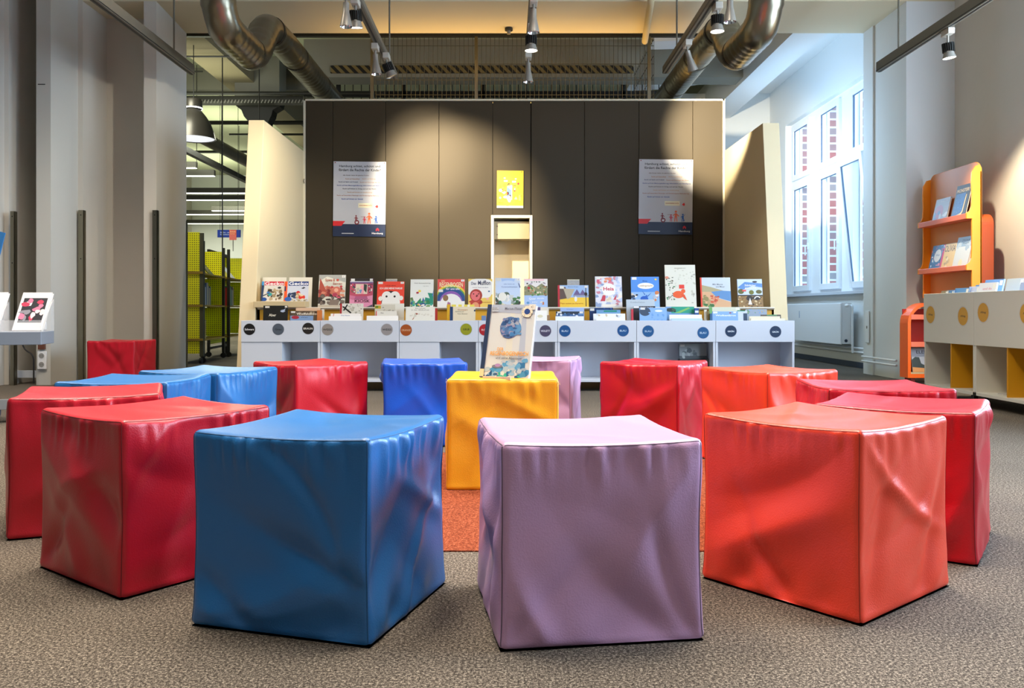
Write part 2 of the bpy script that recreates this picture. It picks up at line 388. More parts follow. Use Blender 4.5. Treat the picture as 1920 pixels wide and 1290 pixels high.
# radiator
rad = thing('radiator', (4.33, 11.75, .29), 'white panel radiator under the tall windows', 'radiator')
r = MB(); r.box(-.08, -.06, -1.05, 1.05, 0, .53); r.box(.05, .065, -1.05, 1.05, 0, .53)
r.build('panel', WHITEP, rad, bev=.006)
MB().box(-.06, .05, -1.055, -1.035, .01, .53).build('side_cover', WHITEP, rad); MB().box(-.06, .05, 1.035, 1.055, .01, .53).build('side_cover', WHITEP, rad)
r = MB()
for k in range(50): r.box(-.055, .045, -1.0 + k * .041, -1.0 + k * .041 + .012, .53, .535)
r.build('top_grille', WHITEP, rad)
MB().lathe([(0, 0), (.018, 0), (.022, .03), (.02, .09), (0, .1)], n=14).build('thermostat', WHITEP, rad, loc=(-.02, -1.08, .50), rot=(R(90), 0, 0), smooth=True)
MB().cyl((0, 0, 0), (0, -.004, 0), .02).build('air_valve', mat('navy_cap', '1c2940', .4), rad, loc=(-.01, -1.056, .05))
MB().tube(fillet([(.03, -1.1, .5), (.03, -1.16, .5), (.03, -1.16, -.1)], .03), .013, 8).build('feed_pipe', WHITEP, rad, smooth=True)
MB().box(-.085, -.08, .43, .45, .33, .43).build('heat_meter', mat('lightgrey', 'b8c4d4', .5), rad)
for i, z in enumerate((.20, .25)):
    tag(MB().tube([(4.42, 9.75, z), (4.42, 14.2, z)], .013, 8).build('heating_pipe', WHITEP, smooth=True),
        ['lower', 'upper'][i] + ' white heating pipe along the window wall below the radiator', 'pipe', 'heating pipes by the windows')
for i, z in enumerate((.15, .20)):
    tag(MB().tube([(4.06, 8.75, z), (4.06, 9.6, z)], .012, 8).build('heating_pipe', WHITEP, smooth=True),
        ['lower', 'upper'][i] + ' grey-white heating pipe crossing the foot of the right pier', 'pipe', 'heating pipes on the pier')
b = thing('junction_box', (4.105, 9.55, .36), 'flat white service cover on the edge of the right pier', 'cover plate')
MB().box(-.01, 0, -.05, .05, 0, .36).build('plate', WHITEP, b, bev=.003)
MB().box(-.014, -.01, -.01, .01, .16, .19).build('keyhole', GREYM, b)

# ------------------------------------------------------------------ brown display wall between two buttresses
PY = 9.7; PX0, PX1, PZ = X(570, PY), X(1358, PY), 3.165
NX0, NX1, NZ = X(924, PY), X(995, PY), Z(407, PY)
def fabric():
    m = mat('brown_felt', '3b3222', .62, bump=.15, bscale=300, spec=.32)
    return m
pb = MB()
seams = [PX0 + .02, X(624, PY), X(723, PY), X(823, PY), X(924, PY)]
seams2 = [X(996, PY), X(1096, PY), X(1198, PY), X(1299, PY), PX1 - .02]
pw = thing('wall_back', (0, PY, 0), None, None); pw['kind'] = 'structure'
g = .0025
for a, b_ in list(zip(seams, seams[1:])) + list(zip(seams2, seams2[1:])):
    MB().box(a + g, b_ - g, 0, .06, 0, PZ - .02).build('felt_panel', fabric(), pw, bev=.002)
MB().box(NX0 + g, NX1 - g, 0, .06, NZ, PZ - .02).build('felt_panel', fabric(), pw)
MB().box(PX0 + .03, NX0, .062, .10, 0, PZ - .03).box(NX1, PX1 - .03, .062, .10, 0, PZ - .03).box(NX0, NX1, .062, .1, NZ, PZ - .03).build('core', DARKM, pw)
EDGE = mat('cream_trim', 'd8d0b8', .5)
MB().box(PX0 - .005, PX0 + .018, -.012, .12, 0, PZ).box(PX1 - .018, PX1 + .005, -.012, .12, 0, PZ).box(PX0, PX1, -.012, .12, PZ - .02, PZ).build('edge_trim', EDGE, pw)
# niche in the middle
fr = MB(); fr.box(NX0 - .02, NX0 + .012, -.02, .03, 0, NZ + .02).box(NX1 - .012, NX1 + .02, -.02, .03, 0, NZ + .02).box(NX0, NX1, -.02, .03, NZ - .012, NZ + .02)
fr.build('niche_frame', mat('cream_frame', 'e4dcc6', .4), pw, bev=.003)
CREAM = mat('cream_board', 'e6d8ba', .7)
MB().box(NX0 - .0, NX0 + .012, .03, .45, 0, NZ).box(NX1 - .012, NX1, .03, .45, 0, NZ).box(NX0, NX1, .45, .47, 0, NZ).box(NX0, NX1, .03, .45, NZ - .012, NZ).build('niche_lining', CREAM, pw)
MB().box(NX0 + .014, NX1 - .014, .08, .4, Z(447, PY), NZ - .04).build('niche_box', mat('grey_box', 'a49678', .6), pw, bev=.002)
MB().cyl((NX0 + .05, .079, Z(423, PY)), (NX0 + .05, .07, Z(423, PY)), .006).cyl((NX0 + .05, .079, Z(439, PY)), (NX0 + .05, .07, Z(439, PY)), .006).build('screw', BLACK, pw)
# hook on left edge
MB().tube([(X(571, PY), -.02, Z(336, PY)), (X(571, PY), -.05, Z(340, PY)), (X(571, PY), -.02, Z(344, PY))], .006, 6).build('latch', CHROME, pw)
BUT = mat('buttress_paint', 'e0cfa8', .8, bump=.1, bscale=8)
for nm, x0, x1, yt, yb in (('wall_left_buttress', -2.495, -2.345, 8.12, 7.73), ('wall_right_buttress', 2.513, 2.675, 8.246, 7.90)):
    S(MB().prism([(yb, 0), (9.69, 0), (9.69, 2.565), (yt, 2.565)], x0, x1, 'x'), nm, BUT, bev=.004)
# ------------------------------------------------------------------ vinyl cube stools
def vinyl(name, c, rough=.38, coat=.35):
    m = mat(name, c, rough, coat=coat, bump=.12, bscale=260, spec=.38)
    return m
VC = {'blue': vinyl('blue_vinyl', '1f68a8'), 'royal': vinyl('royal_blue_vinyl', '0a4fc0'), 'red': vinyl('red_vinyl', 'bb1026'),
      'orange': vinyl('orange_vinyl', 'f0452a'), 'mauve': vinyl('mauve_vinyl', 'be96bc', .45), 'yellow': vinyl('yellow_vinyl', 'f5b21c', .42)}
SEAM = {'blue': mat('blue_seam', '17507f', .6), 'royal': mat('royal_seam', '0a3590', .6), 'red': mat('red_seam', '7a0c16', .6),
        'orange': mat('orange_seam', 'b03018', .6), 'mauve': mat('mauve_seam', '6d5a70', .6), 'yellow': mat('yellow_seam', 'c98a14', .6)}
HS = .225
class Cube:
    def __init__(s, seed, zs=1.0, fold=1.0, sag=1.0):
        rg = np.random.RandomState(seed); s.rg = rg; s.zs = zs; s.fold = fold; s.sag = sag
        s.faces = []
        for k in range(5):
            F_ = []
            for q in range(rg.randint(5, 8)):
                u0, v0 = rg.uniform(-1, 1), rg.uniform(-.95, .6); a = rg.choice([-1, 1]) * rg.uniform(.35, 1.2) + (0 if k < 4 else rg.uniform(0, 3))
                F_.append((u0, v0, math.cos(a), math.sin(a), rg.uniform(.06, .2), rg.choice([-1, 1]) * rg.uniform(.006, .016), rg.uniform(.5, 1.3), rg.uniform(-.5, .5)))
            gph = rg.uniform(0, 6.28, 6); gfr = rg.uniform(5, 19, 6); nph = rg.uniform(0, 6.28, 8); nd = rg.uniform(-3.2, 3.2, (8, 2))
            s.faces.append((F_, gph, gfr, nph, nd))
    def disp(s, k, u, v):
        F_, gph, gfr, nph, nd = s.faces[k]
        edge = (1 - np.abs(u) ** 6) * (1 - np.abs(v) ** 8); d = np.zeros_like(u)
        for i in range(8): d += .0017 * np.sin(nd[i, 0] * u * 1.3 + nd[i, 1] * v * 1.3 + nph[i])
        for (u0, v0, cx, cy, wd, am, ln, cv) in F_:
            du = u - u0; dv = v - v0; al = du * cx + dv * cy; pe = -du * cy + dv * cx + cv * al * al * .5
            g = np.exp(-(pe / wd) ** 2 * .5) * np.exp(-(al / ln) ** 2)
            g2 = np.exp(-np.abs(pe) / (wd * .35)) * np.exp(-(al / ln) ** 2)
            d += am * (g * 1.0 + .18 * g2)
        if k < 4:
            G = np.zeros_like(u)
            for i in range(6): G += np.sin(gfr[i] * u * 1.3 + gph[i] + .8 * v) / 6
            d += .034 * (np.abs(G) - .25) * np.exp(-((.93 - v) / .26) ** 2) * (1 - np.abs(u) ** 4)
            H_ = np.zeros_like(u)
            for i in range(4): H_ += np.sin(gfr[i] * u * .7 + gph[i] * 2 - v * 2) / 4
            d += .012 * H_ * np.exp(-((-.9 - v) / .22) ** 2) * (1 - np.abs(u) ** 4)
        else: d *= .35
        return d * edge * s.fold
    def pos(s, k, u, v, off=0.):
        """k 0..3 side faces (normal -y,+x,+y,-x), 4 top. u,v in -1..1 ; returns Nx3"""
        r = .018; h = HS; ax = {0: ((1, 0), (0, -1)), 1: ((0, 1), (1, 0)), 2: ((-1, 0), (0, 1)), 3: ((0, -1), (-1, 0))}
        if k < 4:
            (tx, ty), (nx, ny) = ax[k]; P = np.stack([tx * u * h + nx * h, ty * u * h + ny * h, v * h], -1); N = np.array([nx, ny, 0.])
        else:
            P = np.stack([u * h, v * h, np.full_like(u, h)], -1); N = np.array([0, 0, 1.])
        inn = np.clip(P, -h + r, h - r); D = P - inn; ln = np.maximum(1e-9, np.linalg.norm(D, axis=-1, keepdims=True))
        Q = inn + D / ln * (r + off)
        Q = Q + N * s.disp(k, u, v)[..., None]
        # whole-body deformation
        x = Q[..., 0] / h; y = Q[..., 1] / h; z = Q[..., 2] / h; t = (z + 1) / 2
        xc = np.clip(x, -1, 1); yc = np.clip(y, -1, 1)
        sg = s.sag * np.clip(t, 0, 1) ** 4 * (.008 * (1 - xc ** 2) + .008 * (1 - yc ** 2) + .004 * (1 - xc ** 2) * (1 - yc ** 2))
        wv = 1 - .014 * s.fold * np.sin(np.pi * np.clip(t, 0, 1)) ** 2 * 1.0
        fl = .006 * np.exp(-t / .05)
        Q[..., 0] = Q[..., 0] * wv + fl * xc; Q[..., 1] = Q[..., 1] * wv + fl * yc
        Q[..., 2] = Q[..., 2] - sg
        Q[..., 2] = (Q[..., 2] + h) * s.zs
        return Q
def cube_stool(x, y, deg, kind, label, seed, zs=1.0, fold=1.0, sag=1.0, N=56, thread=False):
    th = thing('cube_stool', (x, y, 0), label, 'stool', 'vinyl cube stools', (0, 0, R(deg)))
    c = Cube(seed, zs, fold, sag)
    g = np.linspace(-1, 1, N + 1); g = np.sign(g) * (1 - (1 - np.abs(g)) ** 1.35)
    U, V = np.meshgrid(g, g, indexing='ij'); vs = []; fs = []; k0 = 0
    for k in range(5):
        P = c.pos(k, U, V).reshape(-1, 3); vs.append(P)
        i, j = np.meshgrid(np.arange(N), np.arange(N), indexing='ij'); a = (i * (N + 1) + j).ravel() + k0
        fs.append(np.stack([a, a + N + 1, a + N + 2, a + 1], 1)); k0 += (N + 1) ** 2
    b = np.array([[-HS, -HS, .0], [-HS, HS, .0], [HS, HS, .0], [HS, -HS, .0]]); vs.append(b); 
    V_ = np.concatenate(vs); F_ = np.concatenate(fs + [np.array([[k0, k0 + 1, k0 + 2, k0 + 3]])])
    me = bpy.data.meshes.new('cover'); me.from_pydata(V_.tolist(), [], F_.tolist()); me.materials.append(VC[kind])
    me.polygons.foreach_set('use_smooth', [True] * len(me.polygons)); me.update()
    import bmesh
    bm = bmesh.new(); bm.from_mesh(me); bmesh.ops.remove_doubles(bm, verts=bm.verts, dist=.0004); bm.to_mesh(me); bm.free()
    o = bpy.data.objects.new('cover', me); COL.objects.link(o); o.parent = th
    # stitched piping along the edges
    sm = MB(); t = np.linspace(-.97, .97, 40)
    for k in range(4):
        P = c.pos(k, np.full(40, .985), t, off=.0); sm.tube([tuple(q) for q in P], .0016, 5)
        P = c.pos(k, t, np.full(40, .985), off=.0); sm.tube([tuple(q) for q in P], .0013, 5)
    sm.build('piping', SEAM[kind], th, smooth=True)
    if thread:
        rg = random.Random(seed)
        for cx, cy in ((-1, -1), (1, -1)):
            tm = MB()
            for q in range(7):
                p = Vector((cx * HS * .98, cy * HS * .98, .445 - rg.uniform(0, .02))); d = Vector((cx * rg.uniform(-.3, 1), -rg.uniform(0, 1), rg.uniform(-.6, 1))).normalized()
                tm.tube([p, p + d * .006, p + d * .012 + Vector((0, 0, -.002))], .0005, 4)
            tm.build('loose_thread', mat('thread', 'e0c890', .8), th)
    return th
CUBES = [
 (-.999, 2.402, 52.5, 'red', 'large red vinyl cube in the near left, beside the big steel-blue cube', 19, dict()),
 (.178, 2.027, 8.0, 'mauve', 'big mauve vinyl cube at the front with a dark seam on its left edge', 5, dict(zs=.985)),
 (-.442, 2.072, 73.0, 'blue', 'big steel-blue vinyl cube at the front, left of the mauve one', 23, dict(fold=1.25)),
 (.842, 2.232, 39.0, 'orange', 'big orange-red vinyl cube at the front, right of the mauve one', 31, dict(sag=1.2)),
 (-1.440, 2.92, 22.0, 'red', 'red vinyl cube half hidden behind the near left red cube', 44, dict()),
 (-1.519, 3.455, 88.3, 'blue', 'blue vinyl cube behind the two red cubes on the left', 52, dict()),
 (-1.404, 3.979, 70.2, 'blue', 'blue vinyl cube in the back left between the hidden blue and the red', 61, dict()),
 (-1.063, 4.553, 44.3, 'red', 'red vinyl cube at the back left of the ring, before the white shelves', 77, dict()),
 (-.460, 4.659, 7.9, 'royal', 'royal-blue vinyl cube at the back of the ring, behind the yellow cube', 83, dict(sag=.8)),
 (.187, 4.940, -12.2, 'mauve', 'mauve vinyl cube at the back, mostly hidden by the yellow cube and book', 91, dict()),
 (-.013, 3.58, -.7, 'yellow', 'yellow vinyl cube with frayed corners in the middle of the ring', 14, dict(fold=.6, sag=.35, thread=True)),
 (.810, 4.601, 57.0, 'red', 'dark red vinyl cube at the back right of the ring, before the blue-labelled shelves', 29, dict()),
 (1.250, 4.018, 27.7, 'orange', 'orange-red vinyl cube at the back right beside the dark red one', 36, dict()),
 (1.394, 3.215, -4.4, 'red', 'low-looking red vinyl cube on the right, behind the tall-sided red one', 48, dict(zs=.99)),
 (1.262, 2.672, 56.0, 'red', 'red vinyl cube on the right just behind the big orange cube', 57, dict(zs=.97)),
 (-3.627, 7.93, 88.0, 'red', 'red vinyl cube standing alone in the alcove by the wall', 66, dict(N=40)),
]
for x, y, d, k, lab, sd, kw in CUBES: cube_stool(x, y, d, k, lab, sd, **kw)

# ------------------------------------------------------------------ picture book on the yellow cube
BX, BY = -.012, 3.43
bk = book(.215, .313, .022, 'c3c9cc', [
    ('r', 0, 0, 1, 1, 'c6ccd0'), ('r', .1, .1, 1, .95, 'c6cdcc'), ('p', [(.45, 0), (.62, 0), (.58, 1), (.50, 1)], 'ccd0c4'), ('p', [(.75, 0), (.9, 0), (.82, 1), (.74, 1)], 'a9b6c6'),
    ('p', [(.1, .9), (1, .86), (1, 1), (.1, 1)], 'a3b0c2'),
    ('n', 26, .12, .02, .98, .20, .09, ['3f86b4', '2c6d9e', '8fb4cc', '9db3c0', '4b94c0', '7ea6c4']), ('n', 10, .45, .05, .9, .24, .06, ['a9b9c4', '8fa9bb', '5a9cc4']),
    ('n', 12, .12, .0, .95, .06, .06, ['1f5a88', '2aa08a', '1c4c7a']), ('e', .34, .15, .11, .025, '6b6f80'), ('e', .35, .165, .06, .022, 'a080b0'),
    ('e', .51, .68, .2, .15, '45689a'), ('e', .62, .67, .13, .10, '5088bc'), ('n', 44, .33, .56, .66, .80, .05, ['31588a', '6d7ea0', '9aa4b4', '22406e', '4f7fb0', '8f8aa8', '27507f']), ('n', 8, .5, .58, .74, .74, .06, ['3f7cb4', '5a92c0']),
    ('t', 'DER', .37, .385, .13, .042, 'e8a33a'), ('t', 'REGENBOGENFISCH', .56, .325, .78, .058, .03, 'e8a33a'), ('t', 'und seine Abenteuer', .57, .265, .55, .032, '444a55'),
    ('t', 'Marcus Pfister', .55, .945, .36, .03, '4a5060'), ('r', .10, .90, .24, .96, 'b4bcc4'), ('t', 'Kinder', .16, .95, .1, .014, '222a38'), ('t', 'Bücherei', .17, .93, .12, .014, '222a38'),
    ('e', .84, .90, .115, .078, 'ddd6bc'), ('n', 30, .73, .82, .95, .98, .012, ['55503e', '8a8468', 'efe8cc']), ('e', .84, .90, .06, .04, '1c3f7e'),
    ('r', .87, .925, 1, 1, 'd6d4c8'), ('t', 'C', .935, .962, .05, .03, '333333'),
    ('r', 0, 0, .085, 1, '1d3152'), ('r', 0, 0, .11, .03, '1d3152'), ('r', .0, .01, .085, .11, 'cfc39a')],
    (BX, BY, .447), 'pale picture book with a navy cloth spine standing on the yellow cube', tilt=17, yaw=-22, spine='1d3152', pages='eceef0')
st = thing('book_stand', (BX - .015, BY + .0, .444), 'clear acrylic stand holding the book on the yellow cube', 'book stand', None, (0, 0, R(-22)))
MB().prism([(-.055, -.05), (.065, -.05), (.05, -.0), (-.05, -.0)], 0, .003).build('foot', ACRY, st)
MB().prism([(-.055, -.052), (.065, -.052), (.065, -.046), (-.055, -.046)], 0, .012).build('lip', mat('frosted_acrylic', 'e8e4d8', .3, alpha=.8), st)
MB().tube([(.085, .03, 0), (.08, .09, .17)], .0016, 6).tube([(-.085, .03, 0), (-.08, .09, .17)], .0016, 6).tube([(-.08, .09, .17), (.08, .09, .17)], .0016, 6).build('back_rest', ACRY, st)

# ------------------------------------------------------------------ row of seven browser shelves
UW = .706; UX0 = -2.371; UY = 7.5; UT = .634; PB = .443
def sticker(parent, x, z, r, col, txt, tcol, ring=False, tw=1.2, y=-.0006, xdir=None):
    m = MB(); art(m, ([('e', .5, .5, .56, .56, 'cdd2d8')] if ring else []) + [('e', .5, .5, .5, .5, col), ('t', txt, .5, .5, .34 * tw * 2 if False else tw * .7, .17, tcol)], 2 * r, 2 * r)
    o = m.build('label_sticker', PRINTM, parent, loc=(x, y, z - r)); return o
UN = [([(70 - .6, 'x')],)]
ST = [ # per unit: list of (px centre, py, colour, text, text colour)
 [(468, 617.5, '0c0c0e', 'Schwarz', 'e8e8ea'), (522, 617.5, '4c5560', 'Grau', '14181c'), (578, 616, '1e1916', 'BRAUN', 'd8d4cc')],
 [(614.5, 618, '8d857e', 'WEISS', '1a1a1a'), (725.5, 618, '8f8a8a', 'WEISS', '1a1a1a')],
 [(761.5, 619, '9a4a16', 'ORANGE', 'c9a080'), (874, 617.5, '8c8f1a', 'GELB', '1a1a10')],
 [(909, 618.5, 'a01a24', 'ROT', 'e0c8c8'), (1022.5, 620.5, '45405a', 'VIOLETT', 'd8d8e4')],
 [(1059, 620.5, '0e4a82', 'BLAU', 'b4c8dc'), (1168, 620, '0e4a82', 'BLAU', 'b4c8dc')],
 [(1215, 621, '125084', 'BLAU', 'a4bcd4'), (1318, 624, '125084', 'BLAU', 'b4c8dc')],
 [(1370, 621, '0a2848', 'GRÜN', 'dce4ec'), (1453.5, 622, '0a2848', 'GRÜN', 'dce4ec')]]
def unit(i, parent_loc, W_, top, pbz, rot, label, stickers, filler=None, divider=None, depth=.34, group='white browser boxes', WL=None):
    WL = WL or WHITEL
    u = thing('browser_shelf', parent_loc, label, 'shelf', group, (0, 0, rot)); t = .022; g = .0015; base = .11
    m = MB(); m.box(g, t, .0, depth, base - .025, top); m.build('side_panel', WL, u, bev=.0015); MB().box(W_ - t, W_ - g, 0, depth, base - .025, top).build('side_panel', WL, u, bev=.0015)
    MB().box(g, W_ - g, -.006, .014, pbz, top).build('front_panel', WL, u, bev=.002)
    MB().box(t, W_ - t, .014, depth, pbz, pbz + .018).build('bin_floor', WL, u)
    MB().box(g, W_ - g, .0, depth, base - .025, base).build('bottom_board', WL, u, bev=.0015)
    MB().box(t, W_ - t, depth - .012, depth, base, top).build('back_panel', WL, u)
    if filler: MB().box(t if filler[0] < .1 else filler[0], filler[1], .0, .016, base, pbz - .001).build('filler_panel', WL, u, bev=.001); MB().box(filler[1], filler[1] + .018, 0, depth - .012, base, pbz).build('partition', WL, u)
    if divider is not None: MB().box(divider, divider + .016, .004, depth - .012, base, pbz).build('divider', divmat, u)
    for x in (.05, W_ - .09):
        for y in (.04, depth - .08):
            c = MB(); c.cyl((x + .02, y - .014, .03), (x + .02, y + .014, .03), .03, n=14); c.box(x, x + .04, y - .016, y + .016, .04, base - .025); c.build('caster', BLACK, u)
    return u
divmat = mat('ochre_divider', 'd99a0c', .5)
units = []
nm = ['with black, grey and brown stickers, leftmost of the row', 'with two WEISS stickers', 'with ORANGE and GELB stickers', 'with ROT and VIOLETT stickers behind the standing book',
      'with two BLAU stickers, next to the VIOLETT one', 'with two BLAU stickers, next to the GRÜN one', 'with two GRÜN stickers at the right end of the row']
for i in range(7):
    fl = None
    if i == 0: fl = (.0, (525 - 452) / 148.3 * UW)
    if i == 2: fl = (.0, (820 - 748.6) / 148.3 * UW)
    u = unit(i, (UX0 + i * UW, UY, 0), UW, UT, PB, 0, 'low white browser shelf ' + nm[i], None, fl)
    units.append(u)
    for px, py, c, tx, tcx in ST[i]:
        m = MB(); r = .0515
        art(m, [('e', .5, .5, .54, .54, 'b4bac4'), ('e', .5, .5, .5, .5, c), ('t', tx, .5, .5, .56 if len(tx) < 5 else .80, .17, .035, tcx)], 2 * r, 2 * r, clip=False)
        m.build('label_sticker', PRINTM, u, loc=(X(px, UY) - UX0 - i * UW, -.0062, Z(py, UY) - r))
# two spare stickers outline on the grey shelves is left to wear; display bench behind the bins
bench = thing('display_bench', (.08, 7.86, 0), 'long ochre-fronted display bench behind the white browser shelves', 'bench')
BZ = .752
MB().box(-2.41, 2.42, 0, .02, .45, BZ - .02).build('front_board', OCHRE, bench)
MB().box(-2.41, 2.42, -.02, .40, BZ - .02, BZ).build('top_board', mat('taupe_board', '9b8c72', .5), bench, bev=.003)
MB().box(-2.41, 2.42, -.024, -.018, BZ - .006, BZ + .004).build('lip', mat('pale_lip', 'e8e2d0', .4), bench)
MB().box(-2.41, -2.39, 0, .38, 0, BZ - .02).box(2.40, 2.42, 0, .38, 0, BZ - .02).build('end_panel', WOOD, bench)
led = MB().box(-.24, .24, -.06, .10, 0, .058).build('wooden_ledge', WOOD, None, loc=(X(527, 7.86), 7.86, BZ), bev=.004)
tag(led, 'raised pale wooden ledge under the two magazines at the left of the bench', 'ledge')

